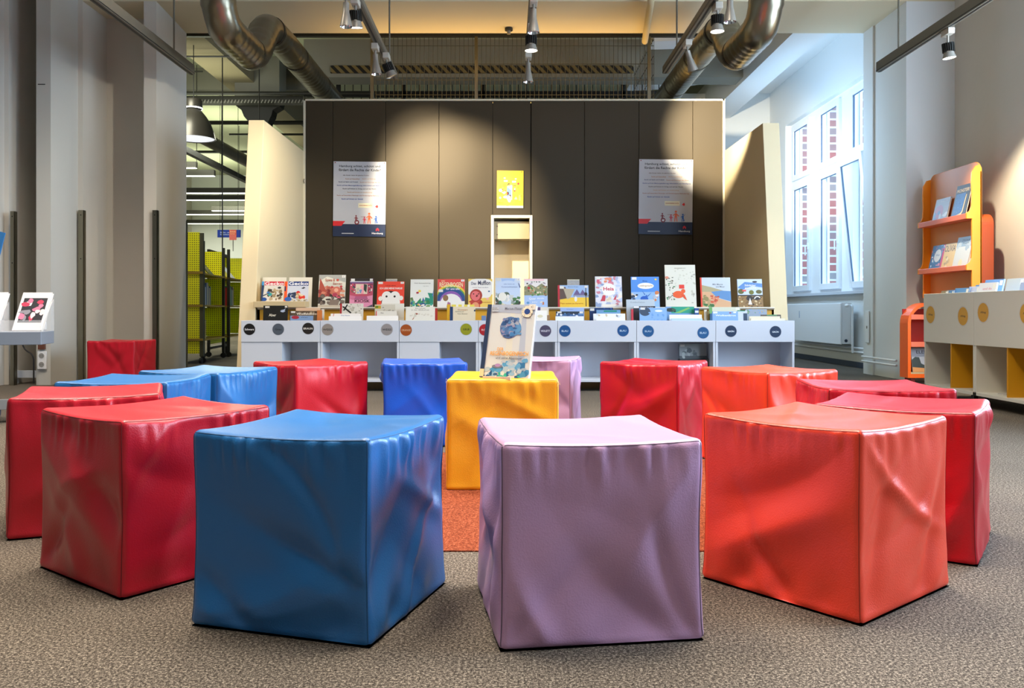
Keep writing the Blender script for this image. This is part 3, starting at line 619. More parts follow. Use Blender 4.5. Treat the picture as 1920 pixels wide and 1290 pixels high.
# books standing on the bench: px0, px1, ytop, yaw, cover colour, spine, label, art
W1 = 'e9e6dc'
LAB = [('r', .03, .90, .2, .985, 'dedcd4')]; LABR = [('r', .86, .91, .98, .985, 'e6e4dc'), ('t', 'C', .92, .948, .04, .04, '555555')]
BB = [
 (489.5, 531, 528, 4, 'ded8cc', '2a4a78', 'magazine with white letters on a red masthead, standing on the wooden ledge',
  [('r', 0, .0, 1, 1, 'd6d0c2'), ('r', .12, .80, 1, 1, 'c8283a'), ('r', 0, .8, .1, 1, '3a8ec0'), ('t', 'Gecko', .56, .895, .84, .17, .035, 'f4f0ea'),
   ('n', 30, .3, .08, .95, .62, .10, ['8a7454', '5c4a34', 'b8a27c', '3a3228', 'a08a62', 'cfc2a4']), ('n', 7, .28, .28, .45, .5, .09, ['3a7ec0', '2a9a8a']), ('e', .80, .68, .08, .05, '2a2a2a'),
   ('p', [(0, .2), (.4, .42), (.4, .46), (0, .26)], '3a4248'), ('e', .12, .09, .14, .10, '1c4a90'), ('p', [(0, 0), (.06, 0), (.12, .8), (0, .8)], '243a5a')], 'mag', .058),
 (532.5, 577, 528, 2, 'cfd2da', 'e04a1c', 'magazine with white letters on a dark blue masthead, standing on the wooden ledge',
  [('r', 0, 0, 1, 1, 'c6cad4'), ('r', .16, .78, 1, 1, '1c3a78'), ('r', 0, 0, .12, 1, 'e8541c'), ('r', 0, .5, .06, .75, '3a2450'), ('t', 'Gecko', .58, .895, .80, .17, .035, 'f4f2f0'),
   ('n', 9, .2, .2, .5, .42, .10, ['1c2a4a', '26344e', '30406a']), ('e', .58, .4, .09, .12, 'c81e20'), ('e', .74, .2, .14, .13, 'd0301c'), ('n', 9, .5, .1, .8, .4, .07, ['e0d0b0', 'b89a70', 'd8c8a0']),
   ('p', [(.7, .66), (.8, .7), (.78, .74), (.88, .68), (.78, .62)], '2c3038'), ('n', 12, .3, .02, .95, .10, .06, ['b8ac8c', '8e8468', 'd4ccb4']), ('e', .17, .1, .15, .11, '2a5aa4')], 'mag', .058),
 (596, 646, 515.5, 0, 'c8c4b6', None, 'brown and pink picture book, third from the left on the bench',
  [('r', 0, 0, 1, 1, 'c9c6b6'), ('r', 0, .78, 1, 1, 'a8a8a0'), ('p', [(0, .6), (.3, .8), (1, .62), (1, .76), (.3, .95), (0, .8)], 'd6d2c0'), ('p', [(0, .3), (.04, .9), (.3, .5), (.4, .35)], 'a84a3a'), ('n', 22, .02, .36, .5, .62, .11, ['b05a48', '8a3230', 'c87a62', '7a2a2a']),
   ('n', 18, .5, .35, 1, .58, .10, ['b86a50', '9a4438', 'd08a6c']), ('e', .68, .52, .16, .12, 'c46a58'), ('e', .66, .53, .08, .06, 'e0a488'), ('n', 30, 0, .08, 1, .38, .11, ['3a302c', '5a4c44', '2a2422', '6e6258']), ('p', [(.4, .05), (.75, .05), (.8, .24), (.45, .24)], '7c6c60'),
   ('e', .5, .62, .05, .035, 'b83a40'), ('e', .84, .64, .05, .035, 'b83a40'), ('t', 'Sonne &', .42, .84, .36, .09, 'a84a34'), ('t', 'Samen', .7, .73, .34, .07, 'a84a34'), ('e', .7, .84, .05, .035, 'c85040'), ('r', 0, 0, 1, .07, 'b8ac98'), ('n', 5, .55, .3, .8, .4, .08, ['a83a50', 'c85a6a'])] + LABR, '', 0),
 (655, 698, 522, 1, 'c87a9a', None, 'pink picture book with a black top band on the bench',
  [('r', 0, 0, 1, 1, 'd98aa6'), ('r', 0, .9, 1, 1, '24201e'), ('r', .0, .87, 1, .9, 'c8c8d0'), ('p', [(0, .8), (1, .8), (1, .87), (0, .87)], '6a4a78'), ('p', [(0, .42), (.25, .38), (.75, .38), (1, .42), (1, .82), (0, .82)], 'b84a60'),
   ('r', .25, .46, .76, .80, 'd8c8b0'), ('n', 8, .28, .48, .5, .7, .08, ['8aa0c8', 'b8b49c', '6a8ab0']), ('e', .54, .7, .09, .07, 'f0a0a8'), ('p', [(.48, .46), (.6, .46), (.64, .7), (.55, .68)], 'e89aa0'), ('p', [(.6, .6), (.72, .5), (.74, .78), (.6, .8)], '2a3a34'),
   ('n', 16, .03, .5, .22, .82, .05, ['3a2a4a', '8a3040', 'e0d0c8', '507050']), ('n', 16, .8, .5, .97, .82, .05, ['3a2a4a', '8a3040', 'e0d0c8', '2a3a50']),
   ('p', [(.0, .42), (.25, .38), (.2, .26), (0, .3)], 'c8708e'), ('p', [(.25, .38), (.75, .38), (.8, .28), (.2, .28)], 'a8567a'), ('t', 'KIOSK', .56, .22, .66, .10, '4a1028'), ('p', [(.7, 0), (1, 0), (1, .1)], '4a4a58')] + LAB + LABR, '', 0),
 (706.5, 757, 528, 0, 'e8432c', None, 'red picture book with a black and white monkey face on the bench',
  [('r', 0, 0, 1, 1, 'e8442e'), ('e', .5, .22, .34, .42, '26201c'), ('e', .13, .34, .08, .09, 'e6e2d4'), ('e', .89, .36, .08, .09, 'e6e2d4'), ('e', .36, .42, .19, .20, 'e9e6dc'), ('e', .66, .42, .19, .20, 'e9e6dc'), ('e', .52, .2, .34, .26, 'e9e6dc'),
   ('p', [(.1, 0), (.9, 0), (.84, .12), (.16, .12)], '26201c'), ('e', .52, .1, .3, .2, 'e9e6dc'), ('e', .35, .42, .04, .04, '1c1a18'), ('e', .65, .42, .04, .04, '1c1a18'), ('t', 'ICH LIEBE MEINE FAMILIE!', .51, .735, .84, .075, .06, 'f0d8cc'), ('t', 'HÖR MAL', .5, .84, .4, .04, '8a1c14')] + LAB + LABR, '', 0),
 (769, 812, 524, 0, 'e6e6dc', None, 'white picture book with green leaves and a red bird on the bench',
  [('r', 0, 0, 1, 1, 'e4e4da'), ('p', [(0, .1), (0, .34), (.1, .36), (.2, .1)], '5a7a4a'), ('p', [(.2, .1), (.45, .34), (.5, .12)], '2a8a5a'), ('p', [(.45, .1), (.56, .36), (.7, .12)], '4a6a9a'), ('p', [(.6, .1), (.65, .36), (.85, .32), (.75, .52), (1, .5), (1, .1)], '1c8a70'), ('p', [(.95, .4), (1, .64), (1, .4)], '4a7ac0'),
   ('n', 30, 0, .04, 1, .24, .09, ['2a7a4a', '6a9a5a', '1c5a8a', '3aa08a', '8aa07a', '2a4a7a']), ('n', 8, .3, .05, .8, .12, .05, ['d8a83a', 'e8e4d8']), ('e', .4, .58, .06, .04, 'e8c83a'), ('e', .31, .52, .06, .035, 'a81c30'), ('t', 'Der Sonnenkönig', .52, .86, .7, .045, '8a8a82'), ('t', 'sagt guten', .67, .755, .24, .03, '9a9a90')] , '', 0),
 (820, 871, 523.5, 0, 'e6e2d8', None, 'picture book with a large rainbow on its cover on the bench',
  [('r', 0, 0, 1, 1, 'e8e6e0'), ('r', 0, .6, 1, 1, 'e04a42'), ('a', .5, .18, .30, .80, 0, 180, 'e04a42'), ('a', .5, .18, .32, .67, 5, 175, 'e8c23a'), ('a', .5, .18, .32, .60, 5, 175, '5a9a4a'), ('a', .5, .18, .32, .55, 5, 175, '1f4a86'), ('a', .5, .18, .3, .42, 5, 175, '8a5aa8'), ('e', .5, .12, .40, .36, 'e8e6e0'), ('r', 0, 0, 1, .22, 'e8e6e0'),
   ('t', 'EIN', .2, .93, .12, .05, 'f0e0b0'), ('t', 'REGENBOGEN', .5, .80, .86, .17, .03, 'f2e2b4'), ('t', 'für uns alle', .56, .655, .5, .07, .03, 'f0f0f0'), ('e', .3, .33, .1, .11, '8a6a48'), ('p', [(.34, .02), (.5, .02), (.48, .16), (.38, .2)], 'a86a8a'), ('r', .04, .54, .2, .63, 'e0dcd4')] + LABR, '', 0),
 (878, 923, 523, 0, 'e8c86a', None, 'yellow and white picture book with a pink furry face on the bench',
  [('r', 0, 0, 1, 1, 'e8c45e'), ('e', .5, .68, .62, .36, 'ece8e0'), ('e', .75, .45, .2, .12, 'ece8e0'), ('n', 14, 0, .02, .5, .26, .13, ['b83a30', 'c84a3a', 'a02e2a']), ('e', .32, .42, .26, .22, 'a83a30'), ('e', .3, .40, .19, .17, 'e07070'), ('n', 4, .32, .38, .4, .44, .05, ['6a1c20']), ('e', .22, .47, .03, .02, '2a1a1a'), ('e', .42, .47, .03, .02, '2a1a1a'), ('e', .3, .06, .15, .12, 'e0946a'),
   ('t', 'Das', .22, .84, .2, .1, '3a4468'), ('t', 'Mufflon', .66, .86, .52, .16, '2c3454'), ('t', 'und der Traum vom Baum', .5, .70, .66, .035, '8a8a90'), ('t', 'Kinderbuch', .75, .18, .34, .04, 'c8842a'), ('e', .8, .3, .06, .04, 'f0b0a8'), ('e', .86, .56, .04, .025, '2a5a8a')], '', 0),
 (929, 976, 521.5, 0, 'c4d2e4', None, 'pale blue picture book with woodland animals in front of the niche',
  [('r', 0, 0, 1, 1, 'c8d4e4'), ('p', [(.22, .98), (.78, .98), (.7, .75), (.3, .75)], 'a2bce0'), ('e', .5, .62, .5, .3, 'c4d4ea'), ('n', 26, 0, .05, 1, .5, .12, ['c8ccc8', '8a9a90', 'dcd8cc', '5a6a5a', 'a8b4b8', 'e4e0d8']), ('n', 12, .7, .05, 1, .35, .10, ['2a5a3a', '3a3a34', '4a7a4a']), ('n', 8, 0, .02, .2, .3, .09, ['3a4a3a', '54483c', '2a6a5a']),
   ('e', .28, .36, .16, .15, 'e8e4d8'), ('n', 10, .25, .0, .8, .12, .08, ['b8c83a', 'e0d89a', '3a8a3a', 'e8e0a0']), ('t', 'Julia, komm zur', .55, .79, .44, .04, '5a7ab0'), ('t', 'Gutenachtwiese', .55, .70, .64, .05, '8aa0c4'), ('p', [(.9, .85), (.95, .8), (1, .68), (.97, .66)], '1c4a7a'), ('r', .03, .9, .2, .98, 'd0d0c8')] + LABR, '', 0),
 (983, 1027, 523, 0, 'e0dcd0', None, 'picture book of burrows above and pale blue below, right of the niche',
  [('r', 0, .35, 1, 1, 'e8e2dc'), ('r', 0, 0, 1, .42, 'a8c2e8'), ('p', [(0, .42), (0, .72), (.25, .82), (.5, .7), (.75, .84), (1, .68), (1, .42)], '8a8a68'), ('n', 40, .02, .42, .98, .76, .06, ['5a8a4a', 'a89878', '6a6248', 'c8b88a', '3a7a3a', 'b0784a', 'e0d8b8']), ('e', .2, .68, .06, .05, 'b83038'), ('r', 0, .93, .85, 1, 'f0c8c8'),
   ('n', 9, .05, .8, .95, .9, .05, ['4a4a44', 'b8a8b8', '8a8a80']), ('t', 'Quer', .35, .30, .3, .09, .05, 'f0f4f8'), ('t', 'durchs', .7, .32, .3, .06, .04, 'eef2f8'), ('t', 'Jahr', .45, .18, .24, .06, 'eef2f8'), ('n', 5, .68, .1, .84, .2, .06, ['c87a4a', 'e8dcc8']), ('e', .16, .16, .06, .04, '5a92c0')], '', 0),
 (1046.5, 1104, 535, 0, 'e8c04a', 'b82838', 'wide yellow picture book with a red spine and street lamp on the bench',
  [('r', 0, 0, 1, .45, 'ecc23e'), ('r', 0, .45, 1, 1, '9cb8dc'), ('p', [(.05, .35), (.06, .9), (.25, .92), (.35, .42)], '5c4a44'), ('p', [(.18, .85), (.55, .82), (.4, .42), (.3, .36)], 'b4a890'), ('p', [(.5, .55), (.62, .82), (.72, .6), (.8, .8), (.95, .55), (.95, .5), (.5, .5)], '6a5a86'), ('r', .5, .48, 1, .56, '8a94ac'),
   ('e', .58, .38, .045, .12, 'e8e4d8'), ('r', .9, .05, .925, .9, '2a2624'), ('e', .91, .6, .05, .08, '2a2624'), ('t', 'Papa wohnt im Parterre', .45, .17, .74, .09, 'c07a12'), ('t', 'Matthias Kloppe', .5, .92, .34, .04, '3a4a6a'), ('r', 0, 0, .06, 1, 'b82838'), ('r', .06, .84, .2, .96, 'e0dcd0'), ('r', .87, .88, .97, .98, 'e0dcd0')], '', 0),
 (1117, 1167, 518.5, 0, 'd8d8e2', None, 'marbled picture book with a white disc and short red title on the bench',
  [('r', 0, 0, 1, 1, 'd4d4de'), ('n', 60, 0, 0, 1, 1, .12, ['8a9cc0', 'e4e4ea', 'a8b0cc', 'dcd8e0', 'c8808e', 'b8c4dc', 'e8dcd0']), ('n', 8, .1, .8, .65, .95, .09, ['d05a70', 'e08a6a', 'd4788c']), ('e', .5, .58, .25, .2, 'ecebe4'), ('t', 'Heia', .5, .60, .40, .12, .05, 'c83a58'), ('p', [(.18, .2), (.3, .4), (.38, .38), (.36, .2)], 'c04050'), ('p', [(.66, .25), (.8, .42), (.76, .24)], 'c04050'), ('n', 8, .35, .2, .65, .36, .08, ['e4dcc8', 'dcc8a8']),
   ('p', [(.2, .1), (.8, .1), (.7, .02), (.3, .02)], 'ece8de')] + LAB, '', 0),
 (1184.5, 1237, 519, -3, '5a92d8', None, 'bright blue picture book with a white title oval on the bench',
  [('r', 0, 0, 1, 1, '4e8ad6'), ('r', 0, 0, 1, .5, '8ab0e4'), ('e', .52, .70, .29, .10, 'ecebe0'), ('t', 'Lieblingsnacht', .52, .70, .50, .08, 'a8743a'), ('t', 'Eine', .5, .86, .16, .05, '1c3a80'), ('p', [(.3, .2), (.55, .42), (.6, .2)], '2c62b0'), ('p', [(.38, .55), (.5, .42), (.47, .40)], '2a5aa0'), ('p', [(.74, .5), (.55, .36), (.58, .34)], '2a5aa0'), ('e', .46, .28, .14, .09, '2058b4'), ('n', 10, 0, .25, .25, .48, .09, ['c8c0b0', '2a3a50', 'e0dcd0', '1c2a3a']), ('n', 9, .78, .25, 1, .48, .09, ['dcd8cc', 'c87a4a', 'a8b4c4']), ('e', .88, .91, .04, .03, 'e8c04a')] + LAB, '', 0),
 (1249, 1306, 496.5, -4, 'd8d6c8', None, 'tall cream picture book with an orange fox, the highest on the bench',
  [('r', 0, 0, 1, 1, 'd6d4c6'), ('n', 34, .02, .18, .3, .7, .035, ['5a5a50', '8a8878', '4a6a48', '6e6a5c', '3a7a4a']), ('n', 30, .3, .5, .98, .9, .03, ['c4c2b2', 'cac8b8', 'bcbaa8']), ('n', 14, .85, .1, .98, .8, .04, ['a8a698', 'c0beac']), ('e', .42, .30, .18, .085, 'e05a2a'), ('e', .58, .38, .07, .05, 'e05a2a'), ('p', [(.5, .3), (.62, .3), (.7, .16), (.62, .2)], 'd8502a'), ('r', .45, .44, .62, .53, 'd83a2c'), ('e', .06, .7, .06, .03, 'd88a70'), ('t', 'BILDERBUCH', .5, .92, .36, .02, '8a8878')], '', 0),
 (1315, 1371, 520.5, -5, 'c4cdd2', 'e0422c', 'picture book with a sandy beach cover and red spine on the bench',
  [('r', 0, 0, 1, 1, 'c3ccd2'), ('p', [(0, .5), (0, .76), (.35, .68), (.75, .56), (.75, .5)], 'a89e78'), ('p', [(0, 0), (0, .52), (.35, .52), (.6, .3), (1, .18), (1, 0)], 'd0a47c'), ('p', [(.35, .52), (.7, .56), (1, .54), (1, .2), (.7, .28), (.5, .36)], '5c88b8'), ('n', 14, .02, .1, .3, .4, .09, ['b09468', '8a8050', 'a87a50']), ('n', 14, .35, .12, .6, .38, .06, ['c85a3a', 'd88868', 'b84a30']), ('n', 8, .05, 0, .4, .1, .07, ['5a8a4a', '3a6a3a']),
   ('t', 'Mit Mama', .58, .77, .34, .05, '6a7480'), ('t', 'ans Meer', .66, .69, .3, .05, '6a7480'), ('r', 0, 0, .05, 1, 'dc402c')], '', 0),
 (1385, 1431, 523.5, -5, 'a8bcd4', None, 'picture book with a striped badger in a meadow at the bench right end',
  [('r', 0, .4, 1, 1, 'c4d0dc'), ('p', [(0, .7), (.3, .9), (1, .84), (1, .7), (.6, .76), (.2, .62)], '5c88c0'), ('r', 0, 0, 1, .42, '8a6a3c'), ('n', 40, 0, 0, 1, .4, .05, ['6a4a24', 'b08a50', '4a3418', 'a87a3a', 'd0b888']), ('e', .13, .56, .12, .09, '5a5a24'), ('e', .55, .53, .1, .08, '6a6a20'), ('e', .85, .55, .12, .07, '5e5a26'), ('r', 0, .4, 1, .44, '2e2a22'), ('e', .46, .32, .13, .09, '2a2220'), ('p', [(.4, .1), (.48, .34), (.56, .1)], 'e0dcd4'), ('e', .75, .33, .17, .07, '26201e'), ('a', .78, .28, .10, .14, 30, 170, 'e8e4dc'),
   ('t', 'Stinktier', .52, .78, .46, .07, .03, 'f0f0f0'), ('t', 'gesucht', .52, .68, .46, .07, .03, 'f0f0f0'), ('e', .7, .9, .1, .03, '2a2624'), ('r', .18, .56, .34, .62, 'd85048')], '', 0),
]
for (a, b_, yt, yaw, cc, spn, lab, items, nmx, lift) in BB:
    Y0 = 7.90 if not lift else 7.84; z0 = BZ + lift; w_ = (b_ - a) * (Y0 + .03) / F
    tl = 12; zt = Z(yt, Y0 + .05); h_ = (zt - z0) / math.cos(R(tl))
    book(w_ * 1.0, h_, .006 if nmx else .011, cc, items, (X((a + b_) / 2, Y0), Y0, z0 + .001), lab, tl, yaw * .5, spine=spn, name='magazine' if nmx else 'picture_book', cat='magazine' if nmx else 'book', group='books displayed on the bench')
for px0, px1, yt, lb in ((489, 534, 519, 'white backing stand behind the magazine with the red masthead'), (539, 583, 519, 'white backing stand behind the magazine with the dark blue masthead')):
    o = MB().box(-(px1 - px0) * .0025, (px1 - px0) * .0025, 0, .004, 0, Z(yt, 7.93) - BZ - .002).build('magazine_stand', mat('ivory_board', 'ded8c6', .5), loc=(X((px0 + px1) / 2, 7.93), 7.93 + .02, BZ + .003), rot=(R(-9), 0, 0))
    tag(o, lb, 'stand', 'magazine stands')
for px0, px1, yt, lb in ((723, 744, 523, 'clear acrylic stand rising behind the red monkey book'), (1064, 1087, 524, 'clear acrylic stand rising behind the wide yellow book')):
    s = thing('book_stand', (X((px0 + px1) / 2, 8.0), 8.0, BZ), lb, 'book stand', 'acrylic stands on the bench'); hw = (px1 - px0) * .00254
    MB().box(-hw, hw, 0, .003, 0, Z(yt, 8.05) - BZ).build('back_plate', ACRY, s, rot=(R(-6), 0, 0))
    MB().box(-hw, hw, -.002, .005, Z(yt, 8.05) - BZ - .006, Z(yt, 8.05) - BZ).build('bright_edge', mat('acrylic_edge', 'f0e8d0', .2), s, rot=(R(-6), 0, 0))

# books in the front bins: px0,px1,ytop,Y,colour,label,art,yaw
BIN = [
 (492, 538, 573, 7.62, '151513', 'black picture book with a gold ring, front left bin', [('a', .5, .12, .36, .5, 10, 170, 'c8a464'), ('t', 'Aber', .38, .72, .30, .08, 'e8e0cc'), ('e', .8, .84, .1, .04, '8a94a8'), ('p', [(.7, .82), (.92, .92), (.82, .8)], 'a8b4c8'), ('r', .07, .93, .25, .985, 'd0ccc0'), ('r', .88, .94, .98, .99, 'd8d4cc')]),
 (553, 599, 577, 7.72, 'd8b494', 'salmon pink book behind the one titled Wolfskinder', []),
 (542, 599, 583, 7.66, '6a5844', 'brown book titled Wolfskinder in the first bin', [('r', 0, .86, 1, 1, '5a4836'), ('n', 20, 0, .6, 1, .98, .05, ['8a765c', '4a3a2c', 'b0a084']), ('t', 'Wolfskinder', .58, .90, .72, .08, .04, 'e8e0d0'), ('r', .04, .93, .18, .99, 'd8d4cc')]),
 (543, 586, 592, 7.60, '7c98bc', 'grey-blue book with a red oval in the first bin', [('e', .22, .93, .17, .07, 'a82838'), ('t', 'Wer', .62, .93, .34, .04, '3a4a6a')]),
 (594, 603, 582, 7.64, 'c8743a', 'narrow orange-brown book right of Wolfskinder', []),
 (602, 607, 580, 7.68, 'd8d4c8', 'thin pale book at the end of the first bin', []),
 (636, 680, 569, 7.66, 'd4d0c4', 'book with black branches and a red spine in the WEISS bin', [('r', 0, 0, .08, 1, 'a81c24'), ('n', 30, .35, .7, 1, 1, .05, ['b8b4a4', 'dedacc', 'a8a494']), ('p', [(.12, .8), (.3, .98), (.34, .96), (.2, .8)], '1c1a18'), ('p', [(.1, .9), (.45, .72), (.5, .75), (.12, .94)], '22201c'), ('r', .1, .92, .25, .98, 'dcd8d0')]),
 (619, 675, 588, 7.60, 'ebe6e0', 'white book leaning with a thin red line in the WEISS bin', [('p', [(.06, .8), (.09, .8), (.12, 1), (.09, 1)], 'e09a90'), ('t', 'Die Nacht', .5, .93, .3, .04, '6a84b0')]),
 (616, 677, 593, 7.575, 'f0ece6', 'foremost white book at the left of the WEISS bin', []),
 (714, 757, 569, 7.70, 'dcd8ca', 'tallest cream book on the right of the WEISS bin', [('r', .3, .96, .5, .97, '8a867a')]),
 (702, 740, 571, 7.66, 'c8c2b0', 'cream book with a green and yellow patch in the WEISS bin', [('r', .0, .88, .3, .97, 'b89a2a'), ('e', .1, .93, .08, .03, '5a7a2a'), ('n', 8, .4, .8, .95, .95, .06, ['8a8478', 'b0aa9c'])]),
 (704, 743, 583, 7.62, 'dad6ca', 'pale book with a red spine edge in the WEISS bin', [('r', 0, 0, .04, 1, 'c83040'), ('t', 'Das', .3, .93, .14, .04, '6a665a')]),
 (687, 746, 592, 7.57, 'f0ece4', 'foremost white book at the right of the WEISS bin', []),
 (760, 815, 575, 7.60, 'e2dfd2', 'cream book titled Ein Löwe in der Bibliothek', [('t', 'Ein Löwe', .5, .95, .34, .035, '8a867a'), ('t', 'in der Bibliothek', .5, .90, .62, .035, '8a867a'), ('p', [(.22, .6), (.35, .78), (.36, .76), (.25, .6)], 'a06a50'), ('e', .36, .78, .06, .025, '9a4a34'), ('n', 14, .15, .7, .9, .78, .05, ['d4d0c0', 'ccc8b8'])]),
 (814.5, 820, 578, 7.62, 'a82c24', 'thin red book right of the lion book', []),
 (838, 844, 571, 7.64, 'd8a824', 'thin golden-yellow book in the ORANGE bin', []),
 (846, 889, 571, 7.70, 'e4d45a', 'yellow and white striped book behind the navy-spined one', [('r', .2, .9, .3, 1, 'ece8dc'), ('r', .45, .9, .55, 1, 'ece8dc'), ('r', .7, .9, .8, 1, 'ece8dc')]),
 (843, 891, 575, 7.62, 'dccfb2', 'cream book with a navy spine in the GELB bin', [('r', 0, 0, .12, 1, '1c3a64'), ('t', 'Giuseppe', .5, .90, .4, .06, 'b07a4a'), ('t', 'Abenteuer', .38, .85, .36, .04, '8a8a78'), ('t', 'Peter Büchner', .5, .78, .4, .03, '6a6450'), ('e', .98, .88, .04, .03, '1c3a5a')]),
 (903, 911, 592, 7.60, '6a86b0', 'small blue book peeking above the ROT sticker', []),
 (1003, 1029, 576, 7.68, 'ded6c6', 'pale book with a purple corner right of the standing book', [('r', .1, .9, .4, 1, '5a4a72')]),
 (1000, 1026, 582, 7.60, 'eeeae2', 'white book just right of the standing book', [('e', .5, .8, .2, .05, 'd8d0b0')]),
 (1022, 1031, 591, 7.62, '9a7a58', 'small brown book above the VIOLETT sticker', []),
 (1051, 1096, 577, 7.70, '9cb4dc', 'light blue book behind the navy one in the first BLAU bin', [('t', 'Wasser', .4, .95, .3, .03, '6a84b4')]),
 (1043, 1095, 584, 7.64, '3c6494', 'navy and white book in the first BLAU bin', [('r', 0, .9, 1, 1, '28343f'), ('n', 12, 0, .84, 1, .93, .06, ['dfe4ea', '5c86b4', '2c4c74']), ('r', .05, .94, .2, 1, 'dcd8d0'), ('r', .85, .93, .98, 1, 'dcd8d0')]),
 (1042, 1095, 593, 7.575, 'e4e8ee', 'foremost white book in the first BLAU bin', []),
 (1106, 1150, 577, 7.70, '12386c', 'dark navy book under the Heia book', [('r', .02, .9, .2, .98, 'd4d4cc'), ('n', 8, .3, .85, 1, 1, .06, ['0c2a5c', '2858a8', '103c70'])]),
 (1119, 1164, 581, 7.66, '6c98c0', 'blue book with a green band under Heia', [('r', .3, .93, .85, .98, '1f8a78')]),
 (1113, 1173, 588, 7.60, 'e6e8ec', 'white book with grey drawings in the second BLAU bin', [('n', 9, .1, .84, .95, .96, .05, ['8a8e96', 'c8b898', 'ccd2da'])]),
 (1118, 1164, 597, 7.57, 'eeeef0', 'foremost white book in the second BLAU bin', []),
 (1175.5, 1229, 561.5, 7.74, 'b6c0c8', 'tall grey-blue book standing before the bright blue one', [('t', 'Kostbarkeiten', .4, .93, .5, .04, '8f9aa4')]),
 (1184, 1188, 580, 7.66, 'c83c4a', 'thin red book beside the grey-blue one', []),
 (1189, 1230, 574, 7.70, '2c2c34', 'black book above the second unit joint', [('r', 0, .94, .25, 1, 'd8d8d8'), ('t', 'Nachts im Zoo', .6, .97, .6, .03, 'c8c8cc')]),
 (1200, 1251, 577, 7.61, '86aede', 'light blue book with a white whale', [('e', .2, .88, .2, .14, '3c4c62'), ('e', .7, .90, .14, .035, 'e4e8ec'), ('r', .04, .94, .2, 1, 'dcdcd8'), ('n', 12, .35, .6, .9, .86, .05, ['7aa4d8', '6c9cd4'])]),
 (1249, 1303, 575, 7.66, '6c94c0', 'green and blue book with a black tree', [('r', .2, .8, 1, 1, '1f9478'), ('e', .18, .9, .18, .06, '26302c'), ('p', [(.3, .8), (.8, .98), (.86, .95), (.5, .8)], '7ab05a'), ('n', 5, .1, .82, .36, .92, .06, ['26302c', '3a5a40'])]),
 (1303, 1311, 578, 7.64, '1f4a8a', 'dark blue narrow book right of the green one', [('r', .1, .85, .9, .92, 'd8dce0')]),
 (1256, 1317, 590, 7.60, 'e8ecf2', 'white book lying forward before the green one', []),
 (1259, 1318, 597, 7.57, 'b4ccec', 'pale blue foremost book above the BLAU sticker', []),
 (1321, 1326, 581, 7.66, 'dcd6c4', 'cream narrow book at the left of the GRÜN bin', []),
 (1327, 1331, 583, 7.64, '7a6a34', 'thin olive book at the left of the GRÜN bin', []),
 (1332, 1336, 588, 7.62, '2a5a80', 'thin teal book at the left of the GRÜN bin', []),
 (1331, 1389, 576, 7.72, 'cfcfb8', 'cream and green book behind Wolkenbrot', [('r', 0, 0, .1, 1, '6aa45a'), ('r', .86, .92, .97, .99, 'e4e4e0')]),
 (1337, 1385, 584, 7.61, '7ea4dc', 'light blue book titled Wolkenbrot', [('t', 'Wolkenbrot', .52, .86, .80, .06, .03, 'f0f2f4'), ('r', .03, .93, .2, .99, 'dfe4ea'), ('e', .7, .95, .05, .02, '8a3a34'), ('r', .82, .94, .93, .99, 'dfe4ea')]),
 (1384, 1402, 582, 7.64, 'c4ccd8', 'grey-white book with a dark stripe right of Wolkenbrot', [('r', .6, 0, 1, .9, '2c4058'), ('r', 0, .97, .8, 1, '1f8a6a')]),
 (1400, 1440, 580, 7.74, '8a96a4', 'mottled grey book at the back of the GRÜN bin', [('n', 14, 0, .85, 1, 1, .06, ['5a8a50', '6c90c4', 'a89878'])]),
 (1428, 1466, 590, 7.68, '4a3c2a', 'dark brown book near the right end of the GRÜN bin', [('r', .3, .96, .8, 1, '4a8a50')]),
 (1406, 1464, 593, 7.62, 'ddd2b4', 'cream fanned book in the GRÜN bin', []),
 (1409, 1473, 597, 7.58, 'e4dac0', 'foremost cream book at the right end of the GRÜN bin', []),
]
rg = random.Random(4)
for a, b_, yt, Y0, cc, lab, items in BIN:
    w_ = (b_ - a) * Y0 / F; zt = Z(yt, Y0 + .02); z0 = PB + .019; tl = 6
    wide = w_ > .05
    h_ = (zt - z0) / math.cos(R(tl))
    book(w_, h_, .008 if wide else .014, cc, items, (X((a + b_) / 2, Y0), Y0, z0), lab, tl if wide else 3, rg.uniform(-2, 2) if wide else 0, group='books in the front bins')
# one book lying in the lower compartment
book((1326 - 1274) * 7.66 / F, .14, .02, '3c444a', [('r', 0, .2, 1, 1, '8c9496'), ('n', 14, .02, .1, .6, .7, .1, ['3a444c', 'a8b0b0', '5a6468']), ('r', .04, .8, .2, .94, 'd0d0cc')], (X(1300, 7.66), 7.66, .112 + .17), 'grey landscape book propped inside the sixth shelf opening', 8, 3)
sup = MB().box(-.13, .13, 0, .12, 0, .168).build('book_box', mat('dark_card', '4a4c50', .7), loc=(X(1300, 7.7), 7.64, .112)); tag(sup, 'dark box under the grey book inside the sixth shelf', 'box')
